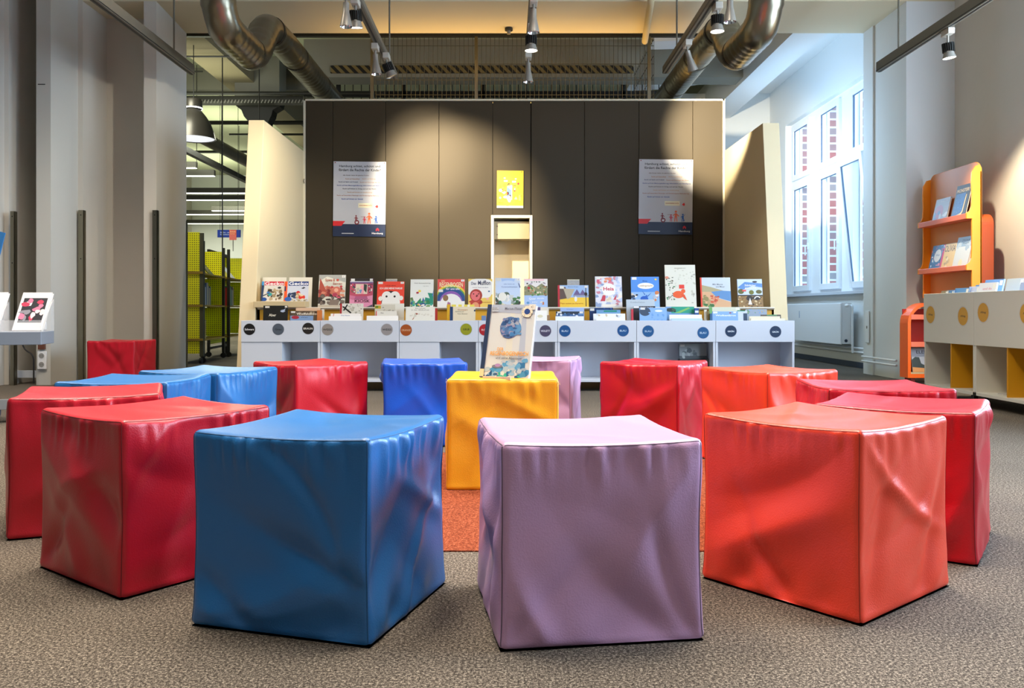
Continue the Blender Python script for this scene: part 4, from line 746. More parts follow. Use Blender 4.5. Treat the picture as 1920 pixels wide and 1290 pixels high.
# ------------------------------------------------------------------ right side: yellow-stickered browser boxes against the wall
for k in range(3):
    W2 = .76
    u = unit(k, (3.52, 7.08 - k * W2, 0), W2, .862, .4615, R(-90), ['tall white browser shelf with two yellow Alltag stickers, nearest the orange display', 'tall white browser shelf with yellow Alltag stickers cut by the picture edge', 'tall white browser shelf continuing the right row towards the viewer'][k], None, None, divider=(.41 if k == 0 else .40), depth=.55, group='tall browser boxes on the right', WL=mat('white_laminate_warm_lit', 'dfdfd2', .5))  # same white laminate, its warmer light put into the colour
    if k < 2:
        for px, py in (((1746, 590), (1807, 593)), ((1845, 586), (1926, 588)))[k]:
            y = 3.52 * F / (px - CX); m = MB(); r = .071
            art(m, [('e', .5, .5, .56, .56, 'd2d0c8'), ('e', .5, .5, .5, .5, 'd8a01c'), ('t', 'Alltag', .5, .5, .5, .14, .03, '3a2c08')], 2 * r, 2 * r, clip=False)
            m.build('label_sticker', PRINTM, u, loc=(7.08 - k * W2 - y, -.0062, Z(py, y) - r))
RB = [
 (1746, 1757, 545, 3.555, '8a7a60', 'olive-brown book at the far end of the yellow-stickered bin'),
 (1757, 1769, 544, 3.58, '5a88b8', 'small blue book near the far end of the yellow-stickered bin'),
 (1771, 1797, 540, 3.60, '5c92c8', 'medium blue book leaning in the yellow-stickered bin'),
 (1796, 1815, 537, 3.62, 'c8d2ec', 'pale lavender book leaning in the yellow-stickered bin'),
 (1808, 1824, 534, 3.80, '4a90d0', 'blue book just peeking behind the lavender one'),
 (1814, 1846, 530, 3.60, 'e0e2ec', 'white book with pink lettering in the yellow-stickered bin'),
 (1824, 1858, 524, 3.72, '78a8e4', 'light blue book behind the one with pink lettering'),
 (1890, 1925, 529, 3.60, 'b0bcdc', 'lilac-blue book with cream band near the right picture edge'),
 (1896, 1940, 519, 3.76, 'dccfb4', 'cream book behind the lilac-blue one near the right picture edge'),
 (1864, 1896, 522, 3.90, 'c4ccc8', 'grey-white book behind the row of thin spines')]
for a, b_, yt, x0, cc, lab in RB:
    ya = x0 * F / (a - CX); yb = x0 * F / (b_ - CX); zt = Z(yt, (ya + yb) / 2); w_ = ya - yb; z0 = .482
    it = [('t', 'und du', .5, .9, .5, .04, 'd890a8'), ('t', 'und ich', .5, .83, .4, .04, 'd890a8')] if 'pink' in lab else ([('r', 0, .75, 1, .84, 'e0c8a0')] if 'lilac' in lab else [])
    book(w_, (zt - z0) / math.cos(R(12)), .012, cc, it + [('r', .8, .9, .97, .98, 'e8e8e4')], (x0, (ya + yb) / 2, z0), lab, 12, -90, group='books in the yellow-stickered bins')
sp = [('2c2c30', 1850), ('4a8cd8', 1854), ('8a8878', 1860), ('1c1c1e', 1863), ('2c4c88', 1867), ('c8c4b0', 1871), ('e0c860', 1875), ('8a3a1c', 1879), ('d0b898', 1883), ('6a4a30', 1886), ('b05a48', 1889)]
for i, (cc, px) in enumerate(sp):
    x0 = 3.62; y = x0 * F / (px - CX)
    book(.16, .36 + .012 * math.sin(i * 2.1), .02, cc, [], (x0 + .09, y, .482), ['first', 'second', 'third', 'fourth', 'fifth', 'sixth', 'seventh', 'eighth', 'ninth', 'tenth', 'last'][i] + ' of the thin spines between the light blue and lilac books', -8, 0, 10, group='books in the yellow-stickered bins')
book(.2, .28, .015, '1c62b0', [('r', .1, .6, .5, .85, 'd8dce4'), ('e', .4, .3, .2, .12, 'e0844a'), ('t', 'P', .8, .55, .2, .14, 'e8e8ea')], (3.68, 6.72, .112), 'blue picture book standing inside the first yellow-divided compartment', 5, -12)
# plastic bits on the bottom board
for i, (y, d) in enumerate(((6.15, 20), (6.05, -15))):
    o = MB().box(-.07, .07, -.015, .015, 0, .006).build('acrylic_strip', ACRY, loc=(3.66, y, .112 + .0), rot=(0, 0, R(d))); tag(o, ['far', 'near'][i] + ' clear plastic strip lying on the second compartment floor', 'plastic strip')

# orange free-standing display
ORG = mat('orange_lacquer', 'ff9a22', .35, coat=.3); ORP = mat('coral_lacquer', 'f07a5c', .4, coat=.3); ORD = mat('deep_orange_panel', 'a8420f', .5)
def rounded(y0, y1, z0, z1, r, n=8, corners=(1, 1)):
    p = [(y0, z0), (y1, z0)]
    if corners[1]:
        for i in range(n + 1): a = R(90 * i / n); p.append((y1 - r + r * math.cos(a), z1 - r + r * math.sin(a)))
    else: p.append((y1, z1))
    if corners[0]:
        for i in range(n + 1): a = R(90 + 90 * i / n); p.append((y0 + r + r * math.cos(a), z1 - r + r * math.sin(a)))
    else: p.append((y0, z1))
    return p
dsp = thing('display_rack', (4.3, 8.09, 0), 'tall orange display stand against the right wall with two ledges of books', 'display stand')
hw = .455
MB().prism(rounded(-hw, hw, 0.85, 2.09, .1), .002, .02, 'x').build('back_panel', mat('muted_orange', 'dc8a4c', .45), dsp, bev=.004)  # duller orange puts the shade on this panel into its colour
for sgn in (-1, 1):
    prof = [(.02, .85), (.02, 2.02), (.0, 2.05), (-.035, 2.04), (-.07, 1.98), (-.075, 1.9)]
    for zt in (1.61, 1.14):
        prof += [(-.07, zt + .16), (-.075, zt + .06), (-.09, zt + .02), (-.12, zt), (-.12, zt - .05), (-.07, zt - .05)]
    prof += [(-.07, .85)]
    y = sgn * hw; MB().prism([(a, b_) for a, b_ in prof], min(y, y - sgn * .02), max(y, y - sgn * .02), 'y').build('side_panel', ORG, dsp, bev=.003)
for zt in (1.61, 1.14):
    MB().box(-.12, -.10, -hw + .02, hw - .02, zt - .05, zt).box(-.10, .002, -hw + .02, hw - .02, zt - .05, zt - .035).build('ledge', ORP, dsp, bev=.003)
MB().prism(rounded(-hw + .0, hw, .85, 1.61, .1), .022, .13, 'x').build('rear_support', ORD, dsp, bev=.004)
MB().box(.13, .329, .1, .3, 1.0, 1.4).build('wall_bracket', DARKM, dsp)
DB = [(8.20, .27, .25, 1.575, '9a9cac', 'grey and pink picture book on the upper ledge of the orange stand', [('r', 0, 0, 1, 1, '9c9eae'), ('e', .35, .45, .3, .3, 'b86a8c'), ('n', 12, .1, .0, .9, .5, .14, ['4a78b0', 'c4ccd8', '8a9cb8']), ('t', 'Freundin', .6, .88, .5, .07, 'c4c0c8')]),
      (7.86, .25, .335, 1.575, '26282e', 'dark blue book with gold lettering on the upper ledge of the orange stand', [('r', 0, 0, 1, 1, '25272d'), ('p', [(.08, .05), (.55, .12), (.72, .2), (.72, .75), (.08, .75)], '24508c'), ('t', 'MONSTER!', .5, .84, .85, .10, .03, 'c8aa78'), ('p', [(.05, .03), (.7, .12), (.78, .2), (.82, .7), (.77, .7), (.72, .22), (.64, .17), (.05, .07)], 'cdb27c'), ('n', 26, .12, .2, .68, .7, .03, ['1c3c70', '3a6cb0'])]),
      (8.29, .23, .27, 1.105, '3c6ea4', 'blue patterned book with a white disc on the lower ledge', [('r', 0, 0, 1, 1, '3a6ca4'), ('n', 34, 0, 0, 1, 1, .09, ['e0e4ec', '2a4a80', 'c890b0', '5a94c8', '8a6a9a']), ('e', .55, .6, .28, .24, 'd4dae4'), ('t', 'Wal', .55, .62, .3, .08, '6a8ab4')]),
      (8.08, .24, .27, 1.105, 'd8bc84', 'sand-coloured book with a pink edge and tall dark letters on the lower ledge', [('r', 0, 0, 1, 1, 'd8bc84'), ('r', 0, 0, .14, 1, 'c83a74'), ('t', 'OLIVIA', .56, .82, .8, .24, '3a3a44'), ('n', 8, .3, .1, .8, .55, .12, ['c4a878', 'a89878', 'dcd0b0'])]),
      (7.83, .26, .315, 1.105, 'ccd4dc', 'white-blue book at the near end of the lower ledge', [('r', 0, 0, 1, 1, 'ced6de'), ('r', 0, .7, 1, 1, '8fa8c4'), ('n', 9, .1, .6, .9, .8, .14, ['b4c4d4', 'a0b4cc']), ('t', 'Wie ist der', .6, .9, .55, .05, '4a6480'), ('t', 'Regen', .6, .8, .4, .06, '4a6480'), ('e', .5, .2, .12, .12, 'e0d8b8')])]
for y, w_, h_, z, cc, lab, it in DB:
    book(w_, h_, .014, cc, it, (4.212, y, z + .001), lab, 13, -90, group='books on the orange stand', spine='6a1420' if 'gold' in lab else None)
# small orange shelf in the corner
so = thing('small_bookcase', (3.95, 8.27, 0), 'low orange bookcase with a rounded top in the corner behind the white boxes', 'bookcase')
fp = rounded(0, .62, .06, .80, .2)
# side + rounded top as a bent strip
outer = fp; inner = [(min(max(a, .03), .59), min(max(b_, .1), .77)) for a, b_ in rounded(.03, .59, .1, .77, .17)]
st_ = MB(); n_ = len(outer)
for i in range(n_):
    j_ = (i + 1) % n_; st_.prism([outer[i], outer[j_], inner[j_], inner[i]], 0, .17, 'y')
st_.build('frame', mat('bright_orange', 'ff6a10', .35, coat=.3), so)
MB().box(.02, .6, .15, .165, .1, .74).build('back_panel', mat('dark_red_panel', 'b02818', .6), so)
for z in (.665, .395): MB().box(.03, .59, -.004, .012, z - .03, z + .02).box(.03, .59, .012, .15, z - .03, z - .02).build('shelf', ORP, so, bev=.002)
MB().box(.03, .59, .0, .15, .1, .115).build('bottom_board', WOOD, so)
MB().box(.04, .08, .02, .15, 0, .06).box(.54, .58, .02, .15, 0, .06).build('foot', mat('red_foot', '8a2018', .5), so)
book(.3, .245, .012, '9aa0ac', [('r', 0, 0, 1, 1, '9ca2ae'), ('p', [(0, .0), (0, .5), (.12, .62), (.25, .6), (.3, .35), (.6, .15), (.6, 0)], '23302c'), ('t', 'ELEFANT', .52, .82, .7, .13, .02, '2c2c34'), ('p', [(0, 0), (1, 0), (1, .1), (0, .2)], 'c88a4a')], (4.16, 8.29, .117), 'grey book with a black elephant shape in the low orange bookcase', 12, 0)

# ------------------------------------------------------------------ posters on the display wall
def poster(name, px0, px1, y0, y1, items, label, tilt=0):
    Y = 9.686; w_ = X(px1, Y) - X(px0, Y); h_ = Z(y0, Y) - Z(y1, Y)
    p = thing(name, (X((px0 + px1) / 2, Y), Y, Z(y1, Y)), label, 'poster', None, (0, R(tilt), 0))
    m = MB(); n = 10; vs = []
    for i in range(n + 1):
        for j_ in range(2): vs.append(((j_ - .5) * w_, .006 - .0, h_ * i / n))
    MB().box(-w_ / 2, w_ / 2, .0, .0015, 0, h_).build('sheet', mat('poster_paper', 'bcbec6', .35), p)
    a = MB(); art(a, items, w_, h_); a.build('print', PRINTM, p)
    MB().cyl((-w_ / 2 + .02, 0, h_ - .015), (-w_ / 2 + .02, -.008, h_ - .015), .006).cyl((w_ / 2 - .02, 0, h_ - .015), (w_ / 2 - .02, -.008, h_ - .015), .006).build('pin', mat('pin_red', '8a2a20', .4), p)
    return p
def fig(x, y, s, c, pose):   # simple printed silhouettes of people
    e = [('e', x, y + s * .85, s * .14, s * .10, c), ('p', [(x - s * .10, y + s * .72), (x + s * .10, y + s * .72), (x + s * .16, y + s * .35), (x - s * .16, y + s * .35)], c),
         ('p', [(x - s * .14, y + s * .38), (x - s * .02, y + s * .38), (x - s * .1, y), (x - s * .2, y)], c), ('p', [(x + s * .02, y + s * .38), (x + s * .14, y + s * .38), (x + s * .2 + (pose == 2) * s * .1, y + (pose == 2) * s * .1), (x + s * .1, y)], c),
         ('p', [(x - s * .1, y + s * .7), (x - s * .36, y + s * (.55 if pose else .6)), (x - s * .34, y + s * .48), (x - s * .1, y + s * .6)], c), ('p', [(x + s * .1, y + s * .7), (x + s * .4, y + s * (.5 if pose < 2 else .95)), (x + s * .36, y + s * (.42 if pose < 2 else .88)), (x + s * .1, y + s * .58)], c)]
    return e
T_ = lambda s, x0, x1, y, c, h=.013: ('t', s, (x0 + x1) / 2, y, x1 - x0, h, .045, c)
PA = [('r', 0, 0, 1, 1, 'bcbec6'), ('r', 0, 0, 1, .165, '13274a'), ('p', [(0, .14), (.16, .14), (.235, .205), (0, .205)], 'd8222e'),
      ('t', 'Hamburg achtet, schützt und', .5, .935, .78, .038, .03, '1a1c24'), ('t', 'fördert die Rechte der Kinder!', .5, .888, .80, .036, .03, '1a1c24'),
      T_('Alle Kinder haben die gleichen Rechte.', .18, .68, .815, '5a4a44', .016), T_('Recht auf Gesundheit', .23, .50, .768, 'a87858', .016), T_('Recht auf Bildung', .55, .80, .768, 'b8906c', .016),
      T_('Recht auf Spiel und Freizeit', .10, .47, .725, '34406a', .018), T_('Recht auf Fürsorge der Eltern', .51, .93, .722, 'a87858', .016), T_('Recht auf freie Meinungsäußerung, Information und Beteiligung', .07, .96, .678, '34488a', .018),
      T_('Recht auf Schutz im Krieg und auf der Flucht', .18, .82, .634, '4a4448', .018), T_('Recht auf Schutz vor Ausbeutung', .27, .74, .588, 'b8906c', .016), T_('Recht auf besondere Fürsorge und Förderung bei Behinderung', .07, .93, .545, 'a06a58', .017), T_('Recht auf Schutz vor Gewalt', .16, .57, .500, '3c5aa0', .018),
      ('r', .48, .385, .76, .445, 'e4dec0'), T_('KINDERRECHTE', .50, .74, .415, 'a85a3a', .016), ('r', .615, .33, .619, .385, 'd0c8a0'),
      ('p', [(.8, .40), (.84, .425), (.86, .40), (.84, .38)], 'd82a2a'), ('r', .855, .27, .858, .385, 'b8b8c0'),
      ('e', .455, .19, .045, .032, '7a2030'), ('e', .455, .19, .022, .016, 'dcdde4')] + fig(.44, .19, .10, '7a2030', 1) + fig(.60, .172, .10, 'c83a50', 0) + fig(.69, .172, .155, 'e0683a', 1) + fig(.82, .172, .11, '2060b8', 2) + [
      ('r', .53, .262, .62, .266, '8a4040'), ('r', .17, .035, .40, .045, 'c8ccd4'),
      ('t', 'Hamburg', .85, .042, .21, .030, .03, 'e4e6ec'), ('p', [(.82, .075), (.82, .10), (.85, .118), (.88, .10), (.88, .075), (.86, .075), (.86, .09), (.84, .09), (.84, .075)], 'd8283a'), ('p', [(.74, .068), (.96, .06), (.96, .063), (.74, .072)], '2c4a80')]
poster('wall_poster', 624, 722.5, 303, 443.5, PA, 'white children rights poster on the brown wall, left of the niche, brightly lit', .6)
poster('wall_poster', 1197, 1298, 299, 439.5, PA, 'white children rights poster on the brown wall, right of the niche, in shade', .6)
YP = [('r', 0, 0, 1, 1, 'e9c52e'), ('r', 0, 0, 1, .06, 'dcd8ca'), ('e', .4, .45, .42, .4, 'ecd636'), ('t', 'KINDERRECHTE TAGE', .5, .945, .86, .03, 'd8921c'), ('t', 'Du hast Rechte und darfst mitreden', .5, .898, .86, .018, 'cf8a1c'),
      ('p', [(.38, .22), (.38, .58), (.54, .48), (.54, .22)], '6a88b8'), ('p', [(.38, .58), (.54, .62), (.58, .60), (.58, .22), (.54, .22), (.54, .48)], 'e8dcc4'), ('e', .45, .63, .05, .03, '2a1c14'), ('e', .46, .61, .04, .025, 'd8965a'),
      ('e', .41, .39, .045, .045, '2a1c18'), ('e', .39, .385, .03, .035, 'c04a30'), ('e', .49, .32, .045, .035, '1c1412'), ('e', .47, .315, .03, .03, 'b8603a'), ('n', 6, .3, .2, .5, .3, .1, ['e0a060', 'dcdcd4', 'c8d0d4']),
      ('r', .26, .70, .40, .745, 'e0d8c0'), ('r', .57, .68, .72, .73, 'd4d6cc'), ('e', .29, .8, .04, .02, 'e8e0c0'), ('e', .71, .78, .04, .02, 'e8e0c0'), ('e', .81, .65, .04, .032, 'd83a3a'), ('p', [(.75, .57), (.84, .57), (.8, .51)], '8aa01c'),
      ('e', .13, .56, .06, .05, 'e09a2a'), ('e', .28, .6, .06, .05, 'dc8a28'), ('e', .14, .47, .07, .045, 'e4d8bc'), ('n', 8, .1, .35, .18, .42, .05, ['8aa01c', '7a9420']), ('e', .13, .27, .04, .03, '6a84a8'),
      ('e', .67, .59, .045, .02, '2a1c14'), ('e', .67, .56, .04, .035, 'dc9a3a'), ('p', [(.65, .53), (.7, .53), (.69, .46), (.66, .46)], 'e8e0d0'), ('e', .67, .46, .04, .02, 'd8402a'), ('p', [(.66, .23), (.78, .23), (.72, .31)], '8a9aa4'), ('p', [(.82, .2), (.9, .2), (.9, .38), (.83, .38)], 'dca468'),
      ('n', 12, .6, .3, .95, .5, .05, ['dc9a2a', 'e0a83a']), ('n', 10, .2, .35, .38, .55, .05, ['e09a4a', 'e8dcc8', 'd8602a']), ('t', 'Mach mit!', .15, .14, .18, .03, 'c87a1c'), ('t', 'Bücherhallen', .5, .03, .6, .02, 'a8a498')]
poster('wall_poster', 931.5, 981, 320, 390, YP, 'small yellow poster with drawn children above the niche', .4)

# ------------------------------------------------------------------ tracks and spotlights
def rail(x, y0, y1, z0, z1, w_, label, rods=()):
    t = thing('light_track', (x, y0, z0), label, 'light track', 'ceiling light tracks')
    MB().box(-w_ / 2, w_ / 2, 0, y1 - y0, 0, z1 - z0).build('housing', TRACK, t, bev=.003)
    MB().box(-.008, .008, 0, y1 - y0, -.002, .001).build('slot', BLACK, t)
    MB().box(-w_ / 2 - .001, -w_ / 2 + .001, 0, y1 - y0, .008, .016).box(w_ / 2 - .001, w_ / 2 + .001, 0, y1 - y0, .008, .016).build('groove', BLACK, t)
    for r in rods: MB().cyl((0, r - y0, z1 - z0), (0, r - y0, 4.598 - z0), .008).build('suspension_rod', TRACK, t)
rail(-3.105, -2, 8.29, 3.05, 3.146, .05, 'outermost light track on the left, ending over the pier', (3.5, 7.84))
rail(-1.13, -2, 8.46, 3.05, 3.12, .06, 'inner light track on the left carrying two pairs of spotlights', (3.5, 8.1))
rail(.20, -2, 7.72, 3.05, 3.12, .06, 'middle light track carrying three spotlights in line', (3.5, 7.0))
rail(1.56, -2, 8.25, 3.05, 3.12, .06, 'inner light track on the right beside the ventilation duct', (3.5, 7.7))
rail(3.63, -2, 8.2, 3.05, 3.146, .05, 'outermost light track on the right with one lit spotlight', (3.5, 7.78))
LAMPG = mat('lamp_grey', '98948a', .4, .5); REFL = mat('reflector', 'e8e8e8', .12, 1.0); LIT = mat('lit_lens', 'ffffff', .3, emit='fff6e4', estr=14)
def spotlamp(kind, x, y, label, tilt=(0, 0), drop=0):
    g = 'track spotlights'; t = thing('track_spotlight', (x, y, 3.05), label, 'spotlight', g)
    MB().box(-.028, .028, -.06, .06, -.05, .0).build('adapter', mat('adapter_white', 'b8b2a4', .5), t, bev=.004)
    MB().cyl((0, 0, -.05), (0, 0, -.09 - drop), .009, n=10).build('stem', LAMPG, t)
    rot = (R(tilt[0]), R(tilt[1]), 0)
    if kind == 'cone':
        h = MB().lathe([(0, .0), (.022, 0), (.024, -.075), (.026, -.078), (.046, -.175), (.044, -.175), (.022, -.08), (0, -.078)], n=24).build('shade', LAMPG, t, loc=(0, 0, -.085), rot=rot, smooth=True)
        MB().lathe([(.043, -.174), (.022, -.10), (0, -.095)], n=24).build('reflector', REFL, h, smooth=True)
    else:
        fb = MB()
        for k in range(18):
            a = 2 * math.pi * k / 18; fb.prism([(.030 * math.cos(a - .06), .030 * math.sin(a - .06)), (.048 * math.cos(a - .04), .048 * math.sin(a - .04)), (.048 * math.cos(a + .04), .048 * math.sin(a + .04)), (.030 * math.cos(a + .06), .030 * math.sin(a + .06))], -.075, 0)
        fb.cyl((0, 0, -.07), (0, 0, -.002), .036, n=20)
        h = fb.build('heat_sink', DARKM, t, loc=(0, 0, -.085 - drop), rot=rot)
        MB().lathe([(.038, -.075), (.040, -.085), (.054, -.125), (.051, -.125), (.036, -.08)], n=24).build('bezel', LAMPG, h, smooth=True)
        MB().lathe([(0, -.119), (.0505, -.119), (.0505, -.121), (0, -.121)], n=24).build('lens', LIT if kind == 'lit' else REFL, h)
    return t
spotlamp('cone', -1.17, 6.12, 'grey cone spotlight at the top left beside a lit one')
spotlamp('lit', -1.13, 6.28, 'lit finned spotlight on the left inner track', (10, 0))
spotlamp('cone', -1.15, 7.35, 'cone spotlight of the far pair on the left inner track', (0, -4))
spotlamp('led', -1.09, 7.62, 'finned spotlight of the far pair, tilted, on the left inner track', (8, -22))
spotlamp('cone', .20, 6.25, 'nearest cone spotlight on the middle track')
spotlamp('lit', .20, 6.85, 'lit finned spotlight on the middle track')
spotlamp('cone', .195, 7.6, 'farthest cone spotlight hanging from the end of the middle track')
spotlamp('lit', 1.60, 6.38, 'lit finned spotlight on the right inner track')
spotlamp('cone', 1.60, 6.02, 'cone spotlight on the right inner track beside the lit one')
spotlamp('cone', 1.56, 7.25, 'pale tilted cone spotlight near the duct on the right inner track', (14, -20))
spotlamp('lit', 3.65, 6.95, 'lone lit spotlight above the orange display stand', (0, -6), .03)
spot('wallwash_left', (-1.05, 7.74, 2.86), (-.66, 9.7, 2.02), 1250, (1.0, .84, .58), 56, .65)
spot('wallwash_right', (1.64, 7.38, 2.88), (2.50, 9.7, 2.74), 2600, (1.0, .86, .62), 36, .75)
spot('wallwash_left_core', (-1.05, 7.74, 2.86), (-.92, 9.7, 2.5), 750, (1.0, .86, .62), 38, 1.0)
spot('middle_beam', (.20, 6.85, 2.82), (.08, 9.7, .75), 380, (1.0, .86, .64), 42, .8)
spot('display_beam', (3.65, 6.95, 2.75), (4.45, 7.0, 1.2), 420, (1.0, .84, .60), 90, .5)
spot('book_beam_left', (-1.15, 7.35, 2.78), (-2.3, 8.8, 1.3), 150, (1.0, .84, .60), 75, .6)
spot('pier_beam', (-1.16, 6.28, 2.80), (-3.7, 9.0, 1.9), 260, (1.0, .92, .74), 55, .8)
spot('book_beam_right', (1.6, 7.25, 2.75), (1.9, 8.0, .7), 60, (1.0, .86, .64), 70, .6)

# ------------------------------------------------------------------ ventilation ducts
def duct(sx_, label):
    t = thing('ventilation_duct', (0, 0, 0), label, 'duct', 'spiral ventilation ducts')
    s = sx_; RD = .142
    A = fillet([(s * 2.52, 6.3, 4.59), (s * 2.46, 6.75, 3.9), (s * 2.41, 7.15, 3.13), (s * 2.40, 7.98, 3.13), (s * 2.40, 8.38, 3.56), (s * 2.38, 9.0, 3.57), (s * 2.30, 16, 3.52)], .13, 5)
    # resample with ridges
    P = [Vector(a) for a in A]; out = [P[0]]; step = .035
    for a, b_ in zip(P, P[1:]):
        L = (b_ - a).length; n = max(1, int(L / step))
        for k in range(1, n + 1): out.append(a + (b_ - a) * k / n)
    rid = []; acc = 0
    for i, p in enumerate(out):
        if i: acc += (p - out[i - 1]).length
        rid.append(RD + (.007 if (acc % .105) < .035 else 0))
    MB().tube(out, RD, 28, ridge=rid).build('spiral_pipe', GALV, t, smooth=True)
    for q in (4, 18, 30):
        pass
    jb = []
    ln = 0; marks = [.6, 1.25, 2.35, 3.2, 4.1, 5.2]; mi = 0
    for i in range(1, len(out)):
        ln += (out[i] - out[i - 1]).length
        if mi < len(marks) and ln >= marks[mi]:
            d = (out[i] - out[i - 1]).normalized()
            MB().cyl(out[i] - d * .02, out[i] + d * .02, RD + .009, n=28).build('joint_band', mat('dark_band', '4a463c', .4, .8), t, smooth=True); mi += 1
    return t
duct(-1, 'galvanised spiral duct bending over the left side of the display wall')
duct(.9, 'galvanised spiral duct bending over the right side of the display wall')
vp = MB().tube(fillet([(1.46, 8.5, 4.59), (1.46, 8.5, 3.86), (1.62, 9.85, 3.88)], .12), .036, 14).build('ceiling_pipe', mat('cream_pipe', 'cdbf98', .5), smooth=True)
tag(vp, 'cream painted pipe bending from the ceiling above the display wall', 'pipe')
sd = thing('smoke_detector', (X(954, 9.5), 9.5, 3.92), 'small dark sprinkler head under the header beam', 'sprinkler')
MB().cyl((0, 0, 0), (0, 0, -.03), .045).build('base', DARKM, sd); MB().cyl((0, 0, -.03), (0, 0, -.07), .02).build('nozzle', GREYM, sd)

# ------------------------------------------------------------------ loft: mesh cage, railing, hazard stripe
WIRE = mat('olive_wire', '3c3a2a', .6)
cg = thing('mesh_fence', (0, 10.3, 0), 'galvanised wire mesh fence above the display wall', 'fence'); Yc = 10.3
zb, zt = 3.3, 4.10
wi = MB(); x = X(705, Yc)
while x < X(1222, Yc): wi.box(x - .003, x + .003, -.003, .003, zb, zt); x += 8.25 * Yc / F
for py in (86, 120, 150, 178): wi.box(X(705, Yc), X(1226, Yc), -.004, .004, Z(py, Yc) - .003, Z(py, Yc) + .003)
wi.build('wire_mesh', WIRE, cg)
wi = MB(); xx = X(1226, Yc)
for k in range(14): wi.box(xx - .003, xx + .003, .12 * k, .12 * k + .006, zb, zt)
for z in (3.4, 3.62, 3.85, 4.05): wi.box(xx - .003, xx + .003, 0, 1.6, z, z + .006)
wi.build('side_mesh', WIRE, cg)
for px in (698, 893, 1217): MB().box(X(px, Yc) - .02, X(px, Yc) + .02, -.02, .02, zb - .2, 4.6).build('post', GALV, cg)
MB().box(-3.92, 2.56, -.03, .03, 4.08, 4.13).build('top_rail', DARKM, cg)
for px in (535, 625, 716, 1270, 1340): MB().cyl((X(px, Yc), 0, 4.13), (X(px, Yc), 0, 4.6), .008, n=6).build('hanger', DARKM, cg)
rl = thing('loft_railing', (0, 12.9, 0), 'black steel railing of the loft behind the mesh fence', 'railing'); Yr = 12.9
b_ = MB(); x = X(600, Yr)
while x < X(1240, Yr): b_.box(x - .006, x + .006, -.006, .006, 3.9, 4.32); x += 15.5 * Yr / F
b_.box(X(596, Yr), X(1240, Yr), -.012, .012, 4.27, 4.295)
b_.build('bars', DARKM, rl)
for px in (635, 757, 905, 1168): MB().box(X(px, Yr) - .028, X(px, Yr) + .028, -.03, .03, 3.85, 4.9 if px == 757 else 4.35).build('post', BLACK, rl)
MB().box(X(570, Yr), X(1245, Yr), -.03, .03, 4.00, 4.09).build('kick_rail', BLACK, rl)
def stripes():
    m = mat('hazard', 'b08c2a', .6); n = m.node_tree.nodes; L = m.node_tree.links; b = n['Principled BSDF']
    t = n.new('ShaderNodeTexCoord'); s = n.new('ShaderNodeSeparateXYZ'); a = n.new('ShaderNodeMath'); a.operation = 'ADD'
    L.new(t.outputs['Object'], s.inputs[0]); L.new(s.outputs[0], a.inputs[0]); L.new(s.outputs[2], a.inputs[1])
    f = n.new('ShaderNodeMath'); f.operation = 'MULTIPLY'; f.inputs[1].default_value = 8; L.new(a.outputs[0], f.inputs[0])
    g = n.new('ShaderNodeMath'); g.operation = 'FRACT'; L.new(f.outputs[0], g.inputs[0]); q = n.new('ShaderNodeMath'); q.operation = 'GREATER_THAN'; q.inputs[1].default_value = .5; L.new(g.outputs[0], q.inputs[0])
    mx = n.new('ShaderNodeMix'); mx.data_type = 'RGBA'; mx.inputs[6].default_value = (*lin('7e6c40'), 1); mx.inputs[7].default_value = (*lin('141210'), 1)
    L.new(q.outputs[0], mx.inputs[0]); L.new(mx.outputs[2], b.inputs['Base Color']); return m
hz = MB().box(X(620, 11.98), X(1188, 11.98), 11.97, 11.999, Z(137, 11.98), Z(123, 11.98)).build('warning_strip', stripes())
tag(hz, 'yellow and black striped warning strip along the concrete beam', 'warning strip')
S(MB().box(-2.9, 3.3, 18, 18.1, 2.5, 4.6), 'wall_loft', mat('slate_wall', '7c8890', .9))

# ------------------------------------------------------------------ library beyond the left opening
col_ = thing('iron_column', (X(489, 13), 13.0, 0), 'black cast-iron column with a flared capital behind the left buttress', 'column')
MB().lathe([(.12, 0), (.12, .1), (.09, .2), (.085, 3.5)], n=20).build('shaft', BLACK, col_, smooth=True)
MB().prism([(-.14, 3.45), (.14, 3.45), (.15, 3.62), (.2, 3.72), (.22, 3.8), (.32, 3.86), (.34, 3.95), (-.34, 3.95), (-.34, 3.86), (-.26, 3.8), (-.22, 3.7), (-.15, 3.62)], -.13, .13, 'y').build('capital', BLACK, col_)
MB().box(-.34, .34, -.2, .2, 3.95, 4.6).build('head_block', MATS['grey_concrete'], col_)
pd = thing('pendant_lamp', (X(363, 11), 11.0, 0), 'big grey dome pendant lamp in the library opening', 'pendant lamp')
zl = 2.97
MB().lathe([(0, .52), (.10, .52), (.11, .50), (.11, .40), (.09, .385), (.10, .37), (.15, .31), (.21, .22), (.255, .1), (.278, .0), (.272, 0), (.25, .1), (.2, .21), (.14, .30), (0, .36)], (0, 0, zl), 36).build('dome_shade', mat('lamp_dome', '4a473e', .35, .6), pd, smooth=True)
MB().lathe([(0, .012), (.262, .012), (.262, .01), (0, .01)], (0, 0, zl), 36).build('diffuser', mat('lit_diffuser', 'ffffff', .4, emit='f4f8ff', estr=1.3), pd)
MB().lathe([(.112, .395), (.112, .41), (.106, .41), (.106, .395)], (0, 0, zl), 30).build('glow_ring', mat('ring_glow', 'ffffff', emit='ffffff', estr=4), pd)
MB().cyl((0, 0, zl + .5), (0, 0, 4.6), .006, n=6).build('cable', DARKM, pd)
LL = [(349, 369, 316, 13.0), (349, 403, 331, 13.25), (349, 470, 363, 15.2), (349, 470, 376, 15.9), (397, 470, 396, 17.6), (349, 470, 403, 18.3), (349, 470, 420, 20.3)]
